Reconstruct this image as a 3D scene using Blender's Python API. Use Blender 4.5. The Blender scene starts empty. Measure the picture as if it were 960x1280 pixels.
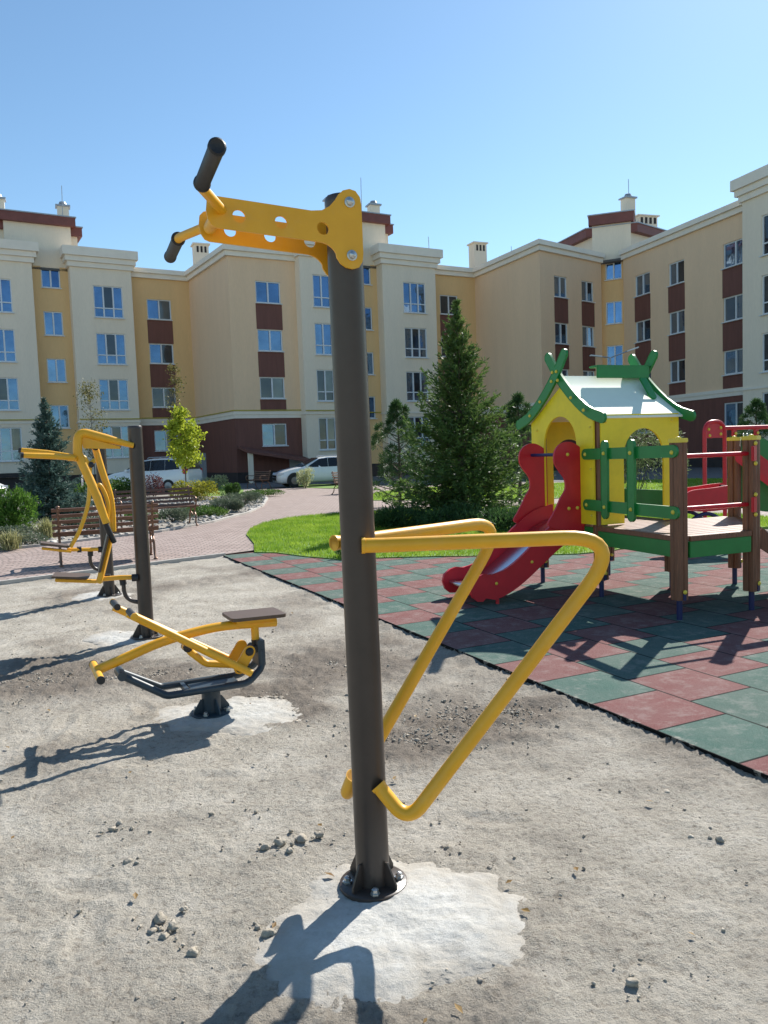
import bpy, bmesh, math, random
import numpy as np
from mathutils import Vector, Matrix
from mathutils.geometry import tessellate_polygon
rnd = random.Random(7)
rng = np.random.default_rng(11)
SC = bpy.context.scene
COL = SC.collection
R_ = math.radians

# ------------------------------------------------------------------ camera model (also used to survey the plan of the place)
EYE = 1.5
FPX = 980.0
PITCH, ROLL = R_(4.2), R_(2.1)
cF = Vector((0, math.cos(PITCH), -math.sin(PITCH)))
r0 = Vector((1, 0, 0)); u0 = r0.cross(cF)
cR = r0*math.cos(ROLL) - u0*math.sin(ROLL)
cU = r0*math.sin(ROLL) + u0*math.cos(ROLL)
CAM = Vector((0, 0, EYE))
def ray(x, y): return cF*FPX + cR*(x-480) - cU*(y-640)
def g(x, y, z=0.0):
    d = ray(x, y); return CAM + d*((z-EYE)/d.z)
def ay(x, y, Y):
    d = ray(x, y); return CAM + d*(Y/d.y)

# ------------------------------------------------------------------ materials
def mat(name, col, rough=.6, metal=0.0, var=.12, scale=6.0, col2=None, bump=0.0, bscale=80.0, spec=.5, translucent=0.0, coat=0.0, fine=0.0, stretch=None, detail=5):
    m = bpy.data.materials.new(name); m.use_nodes = True
    nt = m.node_tree; N = nt.nodes; L = nt.links
    p = N['Principled BSDF']; out = N['Material Output']
    p.inputs['Roughness'].default_value = rough
    p.inputs['Metallic'].default_value = metal
    p.inputs['Specular IOR Level'].default_value = spec
    if coat: p.inputs['Coat Weight'].default_value = coat; p.inputs['Coat Roughness'].default_value = .15
    tc = N.new('ShaderNodeTexCoord')
    vec = tc.outputs['Object']
    if stretch:
        mp = N.new('ShaderNodeMapping'); mp.inputs['Scale'].default_value = stretch
        L.new(vec, mp.inputs[0]); vec = mp.outputs[0]
    nz = N.new('ShaderNodeTexNoise'); nz.inputs['Scale'].default_value = scale; nz.inputs['Detail'].default_value = detail
    nz.inputs['Roughness'].default_value = .65
    L.new(vec, nz.inputs['Vector'])
    rp = N.new('ShaderNodeValToRGB')
    c1 = [max(0, c*(1-var)) for c in col]; c2 = [min(1, c*(1+var)) for c in (col2 or col)]
    if col2: c1 = list(col); c2 = list(col2)
    rp.color_ramp.elements[0].position = .35; rp.color_ramp.elements[0].color = (*c1, 1)
    rp.color_ramp.elements[1].position = .68; rp.color_ramp.elements[1].color = (*c2, 1)
    L.new(nz.outputs['Fac'], rp.inputs[0])
    colout = rp.outputs[0]
    if fine:
        n2 = N.new('ShaderNodeTexNoise'); n2.inputs['Scale'].default_value = bscale; n2.inputs['Detail'].default_value = 3
        L.new(vec, n2.inputs['Vector'])
        mr = N.new('ShaderNodeMapRange'); mr.inputs[1].default_value = .3; mr.inputs[2].default_value = .7
        mr.inputs[3].default_value = 1-fine; mr.inputs[4].default_value = 1+fine
        L.new(n2.outputs['Fac'], mr.inputs[0])
        mx = N.new('ShaderNodeVectorMath'); mx.operation = 'SCALE'
        L.new(colout, mx.inputs[0]); L.new(mr.outputs[0], mx.inputs['Scale'])
        colout = mx.outputs[0]
    L.new(colout, p.inputs['Base Color'])
    if bump:
        nb = N.new('ShaderNodeTexNoise'); nb.inputs['Scale'].default_value = bscale; nb.inputs['Detail'].default_value = 4
        L.new(vec, nb.inputs['Vector'])
        bp = N.new('ShaderNodeBump'); bp.inputs['Strength'].default_value = bump; bp.inputs['Distance'].default_value = .01
        L.new(nb.outputs['Fac'], bp.inputs['Height']); L.new(bp.outputs[0], p.inputs['Normal'])
    if translucent:
        tr = N.new('ShaderNodeBsdfTranslucent'); L.new(colout, tr.inputs['Color'])
        mx = N.new('ShaderNodeMixShader'); mx.inputs[0].default_value = translucent
        L.new(p.outputs[0], mx.inputs[1]); L.new(tr.outputs[0], mx.inputs[2]); L.new(mx.outputs[0], out.inputs['Surface'])
    return m
class NB:      # tiny node helper
    def __init__(s, name):
        s.m = bpy.data.materials.new(name); s.m.use_nodes = True
        s.nt = s.m.node_tree; s.N = s.nt.nodes; s.L = s.nt.links; s.p = s.N['Principled BSDF']
    def n(s, t, **kw):
        o = s.N.new(t)
        for k, v in kw.items(): setattr(o, k, v)
        return o
    def math(s, op, a, b=None, c=None):
        o = s.N.new('ShaderNodeMath'); o.operation = op
        for i, v in enumerate((a, b, c)):
            if v is None: continue
            if isinstance(v, (int, float)): o.inputs[i].default_value = v
            else: s.L.new(v, o.inputs[i])
        return o.outputs[0]
    def noise(s, vec, scale, detail=4, rough=.6):
        o = s.N.new('ShaderNodeTexNoise'); o.inputs['Scale'].default_value = scale; o.inputs['Detail'].default_value = detail
        o.inputs['Roughness'].default_value = rough
        s.L.new(vec, o.inputs['Vector']); return o.outputs['Fac']
    def ramp(s, fac, stops):
        o = s.N.new('ShaderNodeValToRGB'); e = o.color_ramp.elements
        while len(e) < len(stops): e.new(.5)
        for el, (pos, c) in zip(e, stops): el.position = pos; el.color = (*c, 1)
        s.L.new(fac, o.inputs[0]); return o.outputs[0]
    def mix(s, fac, a, b, mode='MIX'):
        o = s.N.new('ShaderNodeMix'); o.data_type = 'RGBA'; o.blend_type = mode
        for i, v in ((0, fac), (6, a), (7, b)):
            if isinstance(v, (int, float)): o.inputs[i].default_value = v
            elif isinstance(v, tuple): o.inputs[i].default_value = (*v, 1)
            else: s.L.new(v, o.inputs[i])
        return o.outputs[2]
    def bump(s, h, strength=.5, dist=.01):
        o = s.N.new('ShaderNodeBump'); o.inputs['Strength'].default_value = strength; o.inputs['Distance'].default_value = dist
        s.L.new(h, o.inputs['Height']); s.L.new(o.outputs[0], s.p.inputs['Normal'])

YEL = (.78, .36, .012)
M = {}
b = NB('machine_yellow_paint'); tc = b.n('ShaderNodeTexCoord'); O = tc.outputs['Object']
c = b.ramp(b.noise(O, 9, 5), [(.3, (.79, .375, .010)), (.7, (.86, .43, .016))])
chip = b.ramp(b.noise(O, 23, 9, .8), [(.725, (0, 0, 0)), (.745, (1, 1, 1))])
c = b.mix(b.math('MULTIPLY', chip, .8), c, (.16, .09, .03))
dust = b.ramp(b.noise(O, 6, 8, .75), [(.5, (0, 0, 0)), (.8, (1, 1, 1))]); c = b.mix(b.math('MULTIPLY', dust, .22), c, (.62, .47, .25))
b.L.new(c, b.p.inputs['Base Color'])
rr_ = b.math('ADD', .30, b.math('MULTIPLY', b.noise(O, 14, 6), .25)); b.L.new(rr_, b.p.inputs['Roughness']); b.bump(b.noise(O, 40, 3), .05, .01)
M['yellow'] = b.m
M['graphite'] = mat('graphite_post_paint', (.052, .038, .031), .36, var=.15, scale=5, bump=.05, bscale=60)
M['bluegrey'] = mat('blue_grey_frame_paint', (.026, .044, .060), .42, var=.2, scale=9, col2=None)
M['rubber'] = mat('black_rubber', (.018, .018, .02), .55, var=.3, scale=40, bump=.15, bscale=200)
M['steel'] = mat('zinc_steel', (.55, .55, .53), .35, metal=.9, var=.15, scale=60)
M['plyseat'] = mat('brown_phenolic_seat', (.10, .062, .04), .45, var=.2, scale=30, stretch=(1, 6, 1))
M['pyellow'] = mat('playhouse_yellow_panel', (.90, .68, .018), .45, var=.07, scale=5)
M['pgreen'] = mat('playground_green_panel', (.013, .215, .042), .38, var=.1, scale=5)
M['pred'] = mat('playground_red_panel', (.62, .018, .03), .42, var=.09, scale=4)
M['pblue'] = mat('playground_blue_paint', (.010, .017, .09), .4, var=.1)
M['pwhite'] = mat('white_roof_panel', (.85, .88, .73), .65, spec=.2, var=.03, scale=3)
M['bolt'] = mat('yellow_bolt_cap', (.80, .60, .06), .4, var=.05)
M['timber'] = mat('brown_stained_timber', (.20, .078, .036), .5, var=.3, scale=7, stretch=(14, 14, .7), bump=.12, bscale=18)
M['deckwood'] = mat('deck_planks', (.26, .155, .11), .36, col2=(.42, .27, .20), scale=5, stretch=(3, 9, 1))
M['benchwood'] = mat('bench_slats', (.165, .078, .048), .5, var=.35, scale=8, stretch=(1, 10, 10))
M['iron'] = mat('bronzed_cast_iron', (.20, .105, .065), .42, metal=.4, var=.4, scale=30)
M['cream'] = mat('cream_render', (.87, .745, .585), .9, var=.03, scale=.7, stretch=(1.6, 1.6, .25), bump=.12, bscale=14, fine=.03)
M['tan'] = mat('tan_render', (.82, .53, .25), .9, var=.035, scale=.7, stretch=(1.6, 1.6, .25), bump=.12, bscale=14, fine=.03)
M['sand_wall'] = mat('pale_tan_render', (.86, .60, .385), .9, var=.03, scale=.7, stretch=(1.6, 1.6, .25), bump=.12, bscale=14, fine=.03)
M['brown'] = mat('brown_cladding', (.18, .07, .052), .7, var=.12, scale=.9, stretch=(6, 6, .6), bump=.1, bscale=14)
M['fascia'] = mat('brown_roof_fascia', (.20, .062, .048), .55, var=.12, scale=2)
M['white'] = mat('white_pvc', (.72, .74, .76), .4, var=.03)
M['cornice'] = mat('cream_cornice', (.88, .79, .67), .85, var=.04, scale=1.2)
M['metalcap'] = mat('zinc_cap', (.4, .42, .45), .5, metal=.5, var=.1)
M['dark'] = mat('dark_plinth', (.045, .035, .033), .8, var=.2, scale=2)
M['door'] = mat('grey_door', (.36, .37, .38), .5, var=.05)
M['roof'] = mat('flat_roof_felt', (.12, .12, .12), .9)
M['pipe'] = mat('yellow_gas_pipe', (.50, .40, .05), .5)
def glass(name, tint, rough=.04, metal=.85):
    b = NB(name); p = b.p
    tc = b.n('ShaderNodeTexCoord')
    nz = b.noise(tc.outputs['Object'], .7, 3)
    c = b.ramp(nz, [(.35, tuple(t*.75 for t in tint)), (.65, tint)])
    b.L.new(c, p.inputs['Base Color'])
    p.inputs['Metallic'].default_value = metal; p.inputs['Roughness'].default_value = rough
    w = b.noise(tc.outputs['Object'], 1.6, 2); b.bump(w, .16, .03)
    return b.m
M['glassA'] = glass('window_glass_sky', (.14, .235, .39))
M['glassA2'] = glass('window_glass_sky_paler', (.19, .30, .46))
M['glassA3'] = glass('window_glass_sky_deeper', (.09, .165, .31))
M['glassB'] = glass('window_glass_dark', (.09, .10, .115), .05, .7)
M['glassD'] = glass('window_glass_grey', (.22, .28, .36), .05, .75)
M['glassC'] = glass('window_glass_curtain', (.17, .19, .20), .10, .45)
M['carwhite'] = mat('white_car_paint', (.78, .79, .80), .22, var=.02, coat=.6)
M['carglass'] = mat('dark_car_glass', (.012, .014, .018), .06, var=.1)
M['tyre'] = mat('tyre_rubber', (.02, .02, .02), .8)
M['alloy'] = mat('alloy_rim', (.22, .22, .23), .35, metal=.7)
M['redlamp'] = mat('red_tail_lamp', (.5, .02, .015), .25)
M['lamp'] = mat('clear_head_lamp', (.6, .62, .65), .15)
M['bark'] = mat('grey_brown_bark', (.10, .075, .055), .9, var=.4, scale=20, stretch=(4, 4, 1), bump=.4, bscale=40)
def leafmat(name, c1, c2, tr=.35, rough=.55, scale=3.0):
    return mat(name, c1, rough, col2=c2, scale=scale, translucent=tr, spec=.3, detail=8)
M['spruce'] = leafmat('green_spruce_needles', (.045, .095, .025), (.145, .215, .055), .40, scale=4)
M['bspruce'] = leafmat('blue_spruce_needles', (.045, .095, .08), (.13, .20, .17), .3, scale=4)
M['pine'] = leafmat('pine_needles', (.03, .075, .022), (.09, .16, .05), .33)
M['maple'] = leafmat('yellow_green_maple_leaves', (.24, .32, .02), (.56, .60, .07), .5)
M['sparse'] = leafmat('olive_sparse_leaves', (.10, .11, .03), (.26, .22, .07), .4)
M['juniper'] = leafmat('bright_green_juniper', (.05, .13, .02), (.14, .25, .035), .38)
M['shrub'] = leafmat('mid_green_shrub', (.045, .11, .02), (.12, .20, .04), .38)
M['yshrub'] = leafmat('golden_shrub', (.20, .22, .02), (.42, .38, .05), .42)
M['pale'] = leafmat('pale_variegated_leaves', (.34, .38, .18), (.62, .62, .38), .4)
M['lav'] = leafmat('grey_green_lavender', (.085, .12, .075), (.17, .20, .13), .3)
M['redshrub'] = leafmat('dark_red_barberry', (.09, .025, .025), (.17, .05, .05), .3)
M['willow'] = leafmat('grey_green_willow_leaves', (.10, .14, .06), (.24, .28, .14), .4)
M['blade'] = leafmat('lawn_blades', (.15, .28, .02), (.35, .47, .06), .5, scale=1.5)
M['straw'] = leafmat('straw_grass', (.25, .26, .10), (.45, .42, .22), .4)
M['flower'] = leafmat('pale_pink_blossom', (.55, .45, .45), (.75, .68, .68), .3)

# ------------------------------------------------------------------ mesh builder
def link(o, parent=None):
    COL.objects.link(o)
    if parent is not None: o.parent = parent
    return o
class MB:
    def __init__(s): s.v = []; s.f = []; s.sm = []
    def add(s, vs, fs, smooth=False):
        b = len(s.v); s.v += [tuple(q) for q in vs]
        s.f += [tuple(i+b for i in f) for f in fs]; s.sm += [smooth]*len(fs)
    def obox(s, c, ex, ey, ez):      # centre and three half-extent vectors
        c, ex, ey, ez = Vector(c), Vector(ex), Vector(ey), Vector(ez)
        vs = [c+a*ex+b*ey+d*ez for a in (-1, 1) for b in (-1, 1) for d in (-1, 1)]
        fs = [(0,1,3,2), (4,6,7,5), (0,4,5,1), (2,3,7,6), (0,2,6,4), (1,5,7,3)]
        if ex.cross(ey).dot(ez) < 0: fs = [f[::-1] for f in fs]
        s.add(vs, fs); return s
    def box(s, c, size, rz=0.0):
        x, y, z = size; ca, sa = math.cos(rz), math.sin(rz)
        return s.obox(c, (x/2*ca, x/2*sa, 0), (-y/2*sa, y/2*ca, 0), (0, 0, z/2))
    def bar(s, p, q, w, h, up=(0, 0, 1)):
        p, q = Vector(p), Vector(q); d = q-p; up = Vector(up)
        side = d.cross(up).normalized(); u2 = side.cross(d).normalized()
        return s.obox((p+q)/2, d/2, side*w/2, u2*h/2)
    def tube(s, path, r, n=12, caps=True):
        P = [Vector(q) for q in path]; k = len(P)
        rr = r if isinstance(r, (list, tuple)) else [r]*k
        T = []
        for i in range(k):
            t = (P[min(i+1, k-1)]-P[max(i-1, 0)])
            T.append(t.normalized())
        a = T[0].orthogonal().normalized(); rings = []
        for i in range(k):
            a = (a - T[i]*a.dot(T[i])).normalized(); b = T[i].cross(a)
            rings.append([P[i]+(a*math.cos(2*math.pi*j/n)+b*math.sin(2*math.pi*j/n))*rr[i] for j in range(n)])
        vs = [q for rg in rings for q in rg]; fs = []
        for i in range(k-1):
            for j in range(n):
                fs.append((i*n+j, i*n+(j+1) % n, (i+1)*n+(j+1) % n, (i+1)*n+j))
        s.add(vs, fs, True)
        if caps:
            s.add(rings[0], [tuple(range(n-1, -1, -1))]); s.add(rings[-1], [tuple(range(n))])
        return s
    def cyl(s, p, q, r, n=16): return s.tube([p, q], r, n)
    def lathe(s, prof, c=(0, 0, 0), n=20, axis=(0, 0, 1)):
        ax = Vector(axis).normalized(); a = ax.orthogonal().normalized(); b = ax.cross(a); c = Vector(c)
        vs = [c+ax*z+(a*math.cos(2*math.pi*j/n)+b*math.sin(2*math.pi*j/n))*r for r, z in prof for j in range(n)]
        fs = [(i*n+j, i*n+(j+1) % n, (i+1)*n+(j+1) % n, (i+1)*n+j) for i in range(len(prof)-1) for j in range(n)]
        s.add(vs, fs, True)
        k = len(prof)-1
        if prof[0][0] > 1e-4: s.add(vs[:n], [tuple(range(n-1, -1, -1))])
        if prof[k][0] > 1e-4: s.add(vs[k*n:], [tuple(range(n))])
        return s
    def dome(s, c, axis, r, h=None, n=12):
        h = h or r*.6
        return s.lathe([(r, -.3*h), (r, 0), (r*.85, h*.5), (r*.5, h*.86), (.00001, h)], c, n, axis)
    def prism(s, poly, o, ex, ey, th, holes=()):    # polygon in the plane (ex, ey) through o, thickness vector th centred
        o, ex, ey, th = Vector(o), Vector(ex), Vector(ey), Vector(th)
        loops = [list(poly)]+[list(h) for h in holes]
        tris = tessellate_polygon([[Vector((q[0], q[1], 0)) for q in lp] for lp in loops])
        flat = [q for lp in loops for q in lp]; n = len(flat)
        A = [o+ex*q[0]+ey*q[1]-th*.5 for q in flat]; B = [q+th for q in A]
        flip = ex.cross(ey).dot(th) < 0
        fs = []
        for t in tris:
            a, b, c = flat[t[0]], flat[t[1]], flat[t[2]]
            cw = (b[0]-a[0])*(c[1]-a[1])-(b[1]-a[1])*(c[0]-a[0]) < 0
            t = tuple(t)[::-1] if cw != flip else tuple(t)
            fs.append(tuple(i+n for i in t)); fs.append(tuple(t[::-1]))
        base = 0; side = []
        for li, lp in enumerate(loops):
            m = len(lp); area = sum(lp[i][0]*lp[(i+1) % m][1]-lp[(i+1) % m][0]*lp[i][1] for i in range(m))
            rev = (area < 0) != (li > 0) != flip
            for i in range(m):
                a, b = base+i, base+(i+1) % m
                side.append((b, a, a+n, b+n) if rev else (a, b, b+n, a+n))
            base += m
        s.add(A+B, fs+side); return s
    def build(s, name, m, parent=None, smooth=False, bevel=0.0, ang=40):
        me = bpy.data.meshes.new(name); me.from_pydata(s.v, [], s.f)
        me.polygons.foreach_set('use_smooth', [bool(smooth or x) for x in s.sm])
        if bevel:
            bm = bmesh.new(); bm.from_mesh(me)
            bmesh.ops.remove_doubles(bm, verts=bm.verts, dist=1e-5)
            ed = [e for e in bm.edges if len(e.link_faces) == 2 and e.calc_face_angle(0) > R_(40)]
            bmesh.ops.bevel(bm, geom=ed, offset=bevel, segments=2, affect='EDGES', clamp_overlap=True)
            bm.to_mesh(me); bm.free()
        me.update()
        try: me.set_sharp_from_angle(angle=R_(ang))
        except Exception: pass
        me.materials.append(m)
        return link(bpy.data.objects.new(name, me), parent)
def npmesh(name, V, F, m, parent=None, smooth=False):
    me = bpy.data.meshes.new(name); V = np.asarray(V, np.float32); F = np.asarray(F, np.int32); k = F.shape[1]
    me.vertices.add(len(V)); me.vertices.foreach_set('co', V.ravel())
    me.loops.add(F.size); me.loops.foreach_set('vertex_index', F.ravel())
    me.polygons.add(len(F)); me.polygons.foreach_set('loop_start', np.arange(0, F.size, k, dtype=np.int32))
    me.polygons.foreach_set('loop_total', np.full(len(F), k, np.int32))
    me.polygons.foreach_set('use_smooth', np.full(len(F), smooth))
    me.update(calc_edges=True); me.validate()
    me.materials.append(m)
    return link(bpy.data.objects.new(name, me), parent)
def tag(o, label, cat, group=None):
    o['label'] = label; o['category'] = cat
    if group: o['group'] = group
    return o
def thing(name, label, cat, loc=(0, 0, 0), rz=0.0, group=None):
    o = bpy.data.objects.new(name, None); o.empty_display_size = .1; link(o)
    o.location = loc; o.rotation_euler = (0, 0, rz)
    return tag(o, label, cat, group)
def struct(o, kind='structure'): o['kind'] = kind; return o
def copy_tree(o, parent=None):
    c = o.copy(); COL.objects.link(c); c.parent = parent
    for ch in list(o.children): copy_tree(ch, c)
    return c
def fillet(pts, radii, seg=7):
    P = [Vector(p) for p in pts]; out = [P[0]]
    for i in range(1, len(P)-1):
        r = radii[i-1] if isinstance(radii, (list, tuple)) else radii
        a, b = (P[i-1]-P[i]), (P[i+1]-P[i]); la, lb = a.length, b.length; a.normalize(); b.normalize()
        ang = a.angle(b); t = min(r/math.tan(ang/2), la*.49, lb*.49)
        p0, p1 = P[i]+a*t, P[i]+b*t
        for k in range(seg+1):
            q = k/seg; out.append(p0*(1-q)**2+P[i]*2*q*(1-q)+p1*q*q)
    out.append(P[-1]); return out
def arc(cx, cy, r, a0, a1, n=12): return [(cx+r*math.cos(R_(a0+(a1-a0)*i/n)), cy+r*math.sin(R_(a0+(a1-a0)*i/n))) for i in range(n+1)]
def spline(pts, n=6):     # Catmull-Rom through 2D or 3D points
    P = [Vector(p) for p in pts]; P = [P[0]*2-P[1]]+P+[P[-1]*2-P[-2]]; out = []
    for i in range(1, len(P)-2):
        for k in range(n):
            t = k/n; a, b, c, d = P[i-1], P[i], P[i+1], P[i+2]
            out.append(.5*((2*b)+(c-a)*t+(2*a-5*b+4*c-d)*t*t+(3*b-a-3*c+d)*t**3))
    out.append(P[-2]); return out
def inpoly(X, Y, poly):
    ins = np.zeros(X.shape, bool); n = len(poly); j = n-1
    for i in range(n):
        xi, yi = poly[i][0], poly[i][1]; xj, yj = poly[j][0], poly[j][1]
        c = ((yi > Y) != (yj > Y)) & (X < (xj-xi)*(Y-yi)/(yj-yi+1e-12)+xi); ins ^= c; j = i
    return ins
def hash2(ix, iy, seed):
    h = (ix.astype(np.int64)*374761393 + iy.astype(np.int64)*668265263 + seed*982451653) & 0x7fffffff
    h = ((h ^ (h >> 13))*1274126177) & 0x7fffffff
    return ((h ^ (h >> 16)) & 0xffff)/65535.0
def vnoise(x, y, seed=0):
    ix, iy = np.floor(x), np.floor(y); fx, fy = x-ix, y-iy
    fx = fx*fx*(3-2*fx); fy = fy*fy*(3-2*fy)
    a, b = hash2(ix, iy, seed), hash2(ix+1, iy, seed); c, d = hash2(ix, iy+1, seed), hash2(ix+1, iy+1, seed)
    return (a*(1-fx)+b*fx)*(1-fy)+(c*(1-fx)+d*fx)*fy
def fbm(x, y, f, oct=4, seed=0, gain=.5):
    s = 0; a = 1; t = 0
    for o in range(oct):
        s = s+a*vnoise(x*f+17*o, y*f-9*o, seed+o); t += a; a *= gain; f *= 2.03
    return s/t

# ================================================================== GROUND
SUN_AZ, SUN_EL = 31.0, 39.0
def sheet(name, poly, z, m, th=0.0):
    mb = MB()
    if th: mb.prism([(p[0], p[1]) for p in poly], (0, 0, z-th/2), (1, 0, 0), (0, 1, 0), (0, 0, th))
    else:
        tr = tessellate_polygon([[Vector((p[0], p[1], 0)) for p in poly]])
        fs = []
        for t in tr:
            a, b, c = poly[t[0]], poly[t[1]], poly[t[2]]
            fs.append(tuple(t) if (b[0]-a[0])*(c[1]-a[1])-(b[1]-a[1])*(c[0]-a[0]) > 0 else tuple(t)[::-1])
        mb.add([(p[0], p[1], z) for p in poly], fs)
    return struct(mb.build(name, m))
mg = mat('bare_earth', (.30, .27, .22), .95, var=.25, scale=1.2, bump=.5, bscale=20)
sheet('ground', [(-400, -400), (400, -400), (400, 400), (-400, 400)], -.06, mg)

# sand: a finely tessellated sheet with real relief, darker damp soil where it was dug
pads = [(.0, 2.42, .42, .44), (-.95, 4.55, .44, .40), (-2.28, 6.70, .40, .34), (-3.28, 8.92, .40, .34)]
digs = [(g(575, 900), .55), (g(520, 925), .35), (g(640, 890), .35), (g(345, 872), .30), (g(372, 890), .22), (g(200, 845), .3), (g(420, 830), .5), (g(60, 850), .6)]
eA_, eB_ = g(281, 694, .034), g(960, 966, .034); d_ = Vector((eB_.x-eA_.x, eB_.y-eA_.y)).normalized(); edgeA0 = (eA_.x, eA_.y); pn0 = (-d_.y, d_.x)
nT, nY = 660, 480
tt = np.linspace(-.85, .8, nT); yy = np.geomspace(.75, 14.2, nY)
T2, Y2 = np.meshgrid(tt, yy); X2 = T2*(Y2+1.3)
dark = np.zeros_like(X2)
for c, r in digs:
    d = np.hypot(X2-c.x, Y2-c.y)/r; dark = np.maximum(dark, np.exp(-d*d*1.2))
nz1 = fbm(X2, Y2, 1.1, 4, 1); nz2 = fbm(X2, Y2, 7, 4, 20, .6); nz3 = fbm(X2, Y2, 38, 3, 40, .6)
dark = np.clip(dark*(.35+1.3*nz2)+(np.clip(nz1-.49, 0, 1)*2.6*(.4+nz2)), 0, 1)
rough = .35+dark*1.3
nz4 = fbm(X2, Y2, 90, 2, 60, .6)
rough = rough+.25
hz = (nz1-.5)*.024+(nz2-.5)*.034*rough+(nz3-.5)*.022*rough+(nz4-.5)*.007*rough
# trodden dents and heel marks
for k in range(150):
    cx, cy = rng.uniform(-5, 3), rng.uniform(1.1, 11); a = rng.uniform(0, 3.14); ca, sa = math.cos(a), math.sin(a)
    dx, dy = X2-cx, Y2-cy; q = ((dx*ca+dy*sa)/.13)**2+((dy*ca-dx*sa)/.05)**2
    msk = q < 6
    hz[msk] += -.012*np.exp(-q[msk])+.006*np.exp(-(np.sqrt(q[msk])-1.35)**2*6)
padm = np.zeros_like(X2)
for cx, cy, rx, ry in pads:
    d = np.hypot((X2-cx)/rx, (Y2-cy)/ry)+.35*(fbm(X2, Y2, 4, 3, 77)-.5)
    w = np.clip((.92-d)/.30, 0, 1); padm = np.maximum(padm, w)
    edge = np.exp(-((d-1.15)/.10)**2); hz += edge*.010*(nz2-.2)
hz = hz*(1-padm)+(-.012)*padm
dE = np.abs((X2-edgeA0[0])*pn0[0]+(Y2-edgeA0[1])*pn0[1]); hz += .016*np.exp(-(dE/.10)**2)*(.4+nz2)
hz = np.clip(hz, -.05, .026)
Vs = np.stack([X2, Y2, hz], -1).reshape(-1, 3)
idx = np.arange(nT*nY).reshape(nY, nT)
Fs = np.stack([idx[:-1, :-1], idx[:-1, 1:], idx[1:, 1:], idx[1:, :-1]], -1).reshape(-1, 4)
b = NB('sandy_soil')
at = b.n('ShaderNodeAttribute', attribute_name='damp'); tc = b.n('ShaderNodeTexCoord'); O = tc.outputs['Object']
n_a = b.noise(O, 2.6, 9, .74); n_b = b.noise(O, 38, 8, .72); n_c = b.noise(O, 160, 6, .7)
base = b.ramp(n_a, [(.30, (.31, .28, .235)), (.48, (.44, .40, .335)), (.68, (.56, .52, .45))])
spk = b.ramp(n_b, [(.32, (.36, .33, .30)), (.48, (1, 1, 1)), (.75, (1.10, 1.09, 1.07))])
base = b.mix(.75, base, spk, 'MULTIPLY')
spk2 = b.ramp(n_c, [(.33, (.55, .53, .50)), (.5, (1, 1, 1))])
base = b.mix(.55, base, spk2, 'MULTIPLY')
base = b.mix(at.outputs['Fac'], base, (.19, .16, .13))
b.L.new(base, b.p.inputs['Base Color']); b.p.inputs['Roughness'].default_value = .95; b.p.inputs['Specular IOR Level'].default_value = .2
hs = b.math('ADD', n_b, b.math('MULTIPLY', n_c, .35)); b.bump(hs, 1.0, .022)
sand = struct(npmesh('sandy_ground', Vs, Fs, b.m, smooth=True))
a_ = sand.data.attributes.new('damp', 'FLOAT', 'POINT'); a_.data.foreach_set('value', (np.clip(dark*(1-padm)*1.25, 0, 1)*.92).ravel().astype(np.float32))

# concrete splashes round the footings
b = NB('cast_concrete'); tc = b.n('ShaderNodeTexCoord'); O = tc.outputs['Object']
n_a = b.noise(O, 3.0, 8, .75); n_b = b.noise(O, 45, 8, .75)
c = b.ramp(n_a, [(.3, (.40, .385, .35)), (.5, (.50, .49, .455)), (.72, (.60, .59, .555))])
c = b.mix(.7, c, b.ramp(n_b, [(.3, (.68, .66, .62)), (.5, (1, 1, 1))]), 'MULTIPLY')
rim = b.n('ShaderNodeAttribute', attribute_name='rim')
rn = b.math('ADD', rim.outputs['Fac'], b.math('MULTIPLY', b.math('SUBTRACT', b.noise(O, 7, 8, .75), .5), 1.5))
c = b.mix(b.ramp(rn, [(.35, (0, 0, 0)), (.95, (1, 1, 1))]), c, (.395, .36, .305))
b.L.new(c, b.p.inputs['Base Color']); b.p.inputs['Roughness'].default_value = .9; b.bump(n_b, .7, .012)
M['concrete'] = b.m
def concrete_pad(cx, cy, rx, ry, seed):
    nr, na = 60, 260; V = []; F = []
    for i in range(nr+1):
        q = i/nr
        for j in range(na):
            a = 2*math.pi*j/na
            w = 1+.14*math.sin(2*a+seed)+.10*math.sin(3*a+seed*2.1)+.05*math.sin(5*a+seed*3.3)+.03*math.sin(11*a+seed)+.06*math.sin(7*a+seed*5+2*math.sin(3*a))*math.sin(4*a+seed)+q*rnd.uniform(-.012, .012)
            V.append((cx+rx*q*w*math.cos(a), cy+ry*q*w*math.sin(a), 0))
    V = np.array(V)
    q = np.repeat(np.arange(nr+1)/nr, na)
    V[:, 2] = .015*(1-q**2.2)-.010*q**6+(fbm(V[:, 0], V[:, 1], 5, 4, 5+seed)-.5)*.022*(1-.3*q)+(fbm(V[:, 0], V[:, 1], 24, 3, 9+seed)-.5)*.010
    for i in range(nr):
        for j in range(na):
            F.append((i*na+j, (i+1)*na+j, (i+1)*na+(j+1) % na, i*na+(j+1) % na))
    o = struct(npmesh('concrete_footing', V, F, M['concrete'], smooth=True))
    at_r = o.data.attributes.new('rim', 'FLOAT', 'POINT'); at_r.data.foreach_set('value', q.astype(np.float32)); return o
for k, p in enumerate(pads): concrete_pad(*p, k+1)

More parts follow.
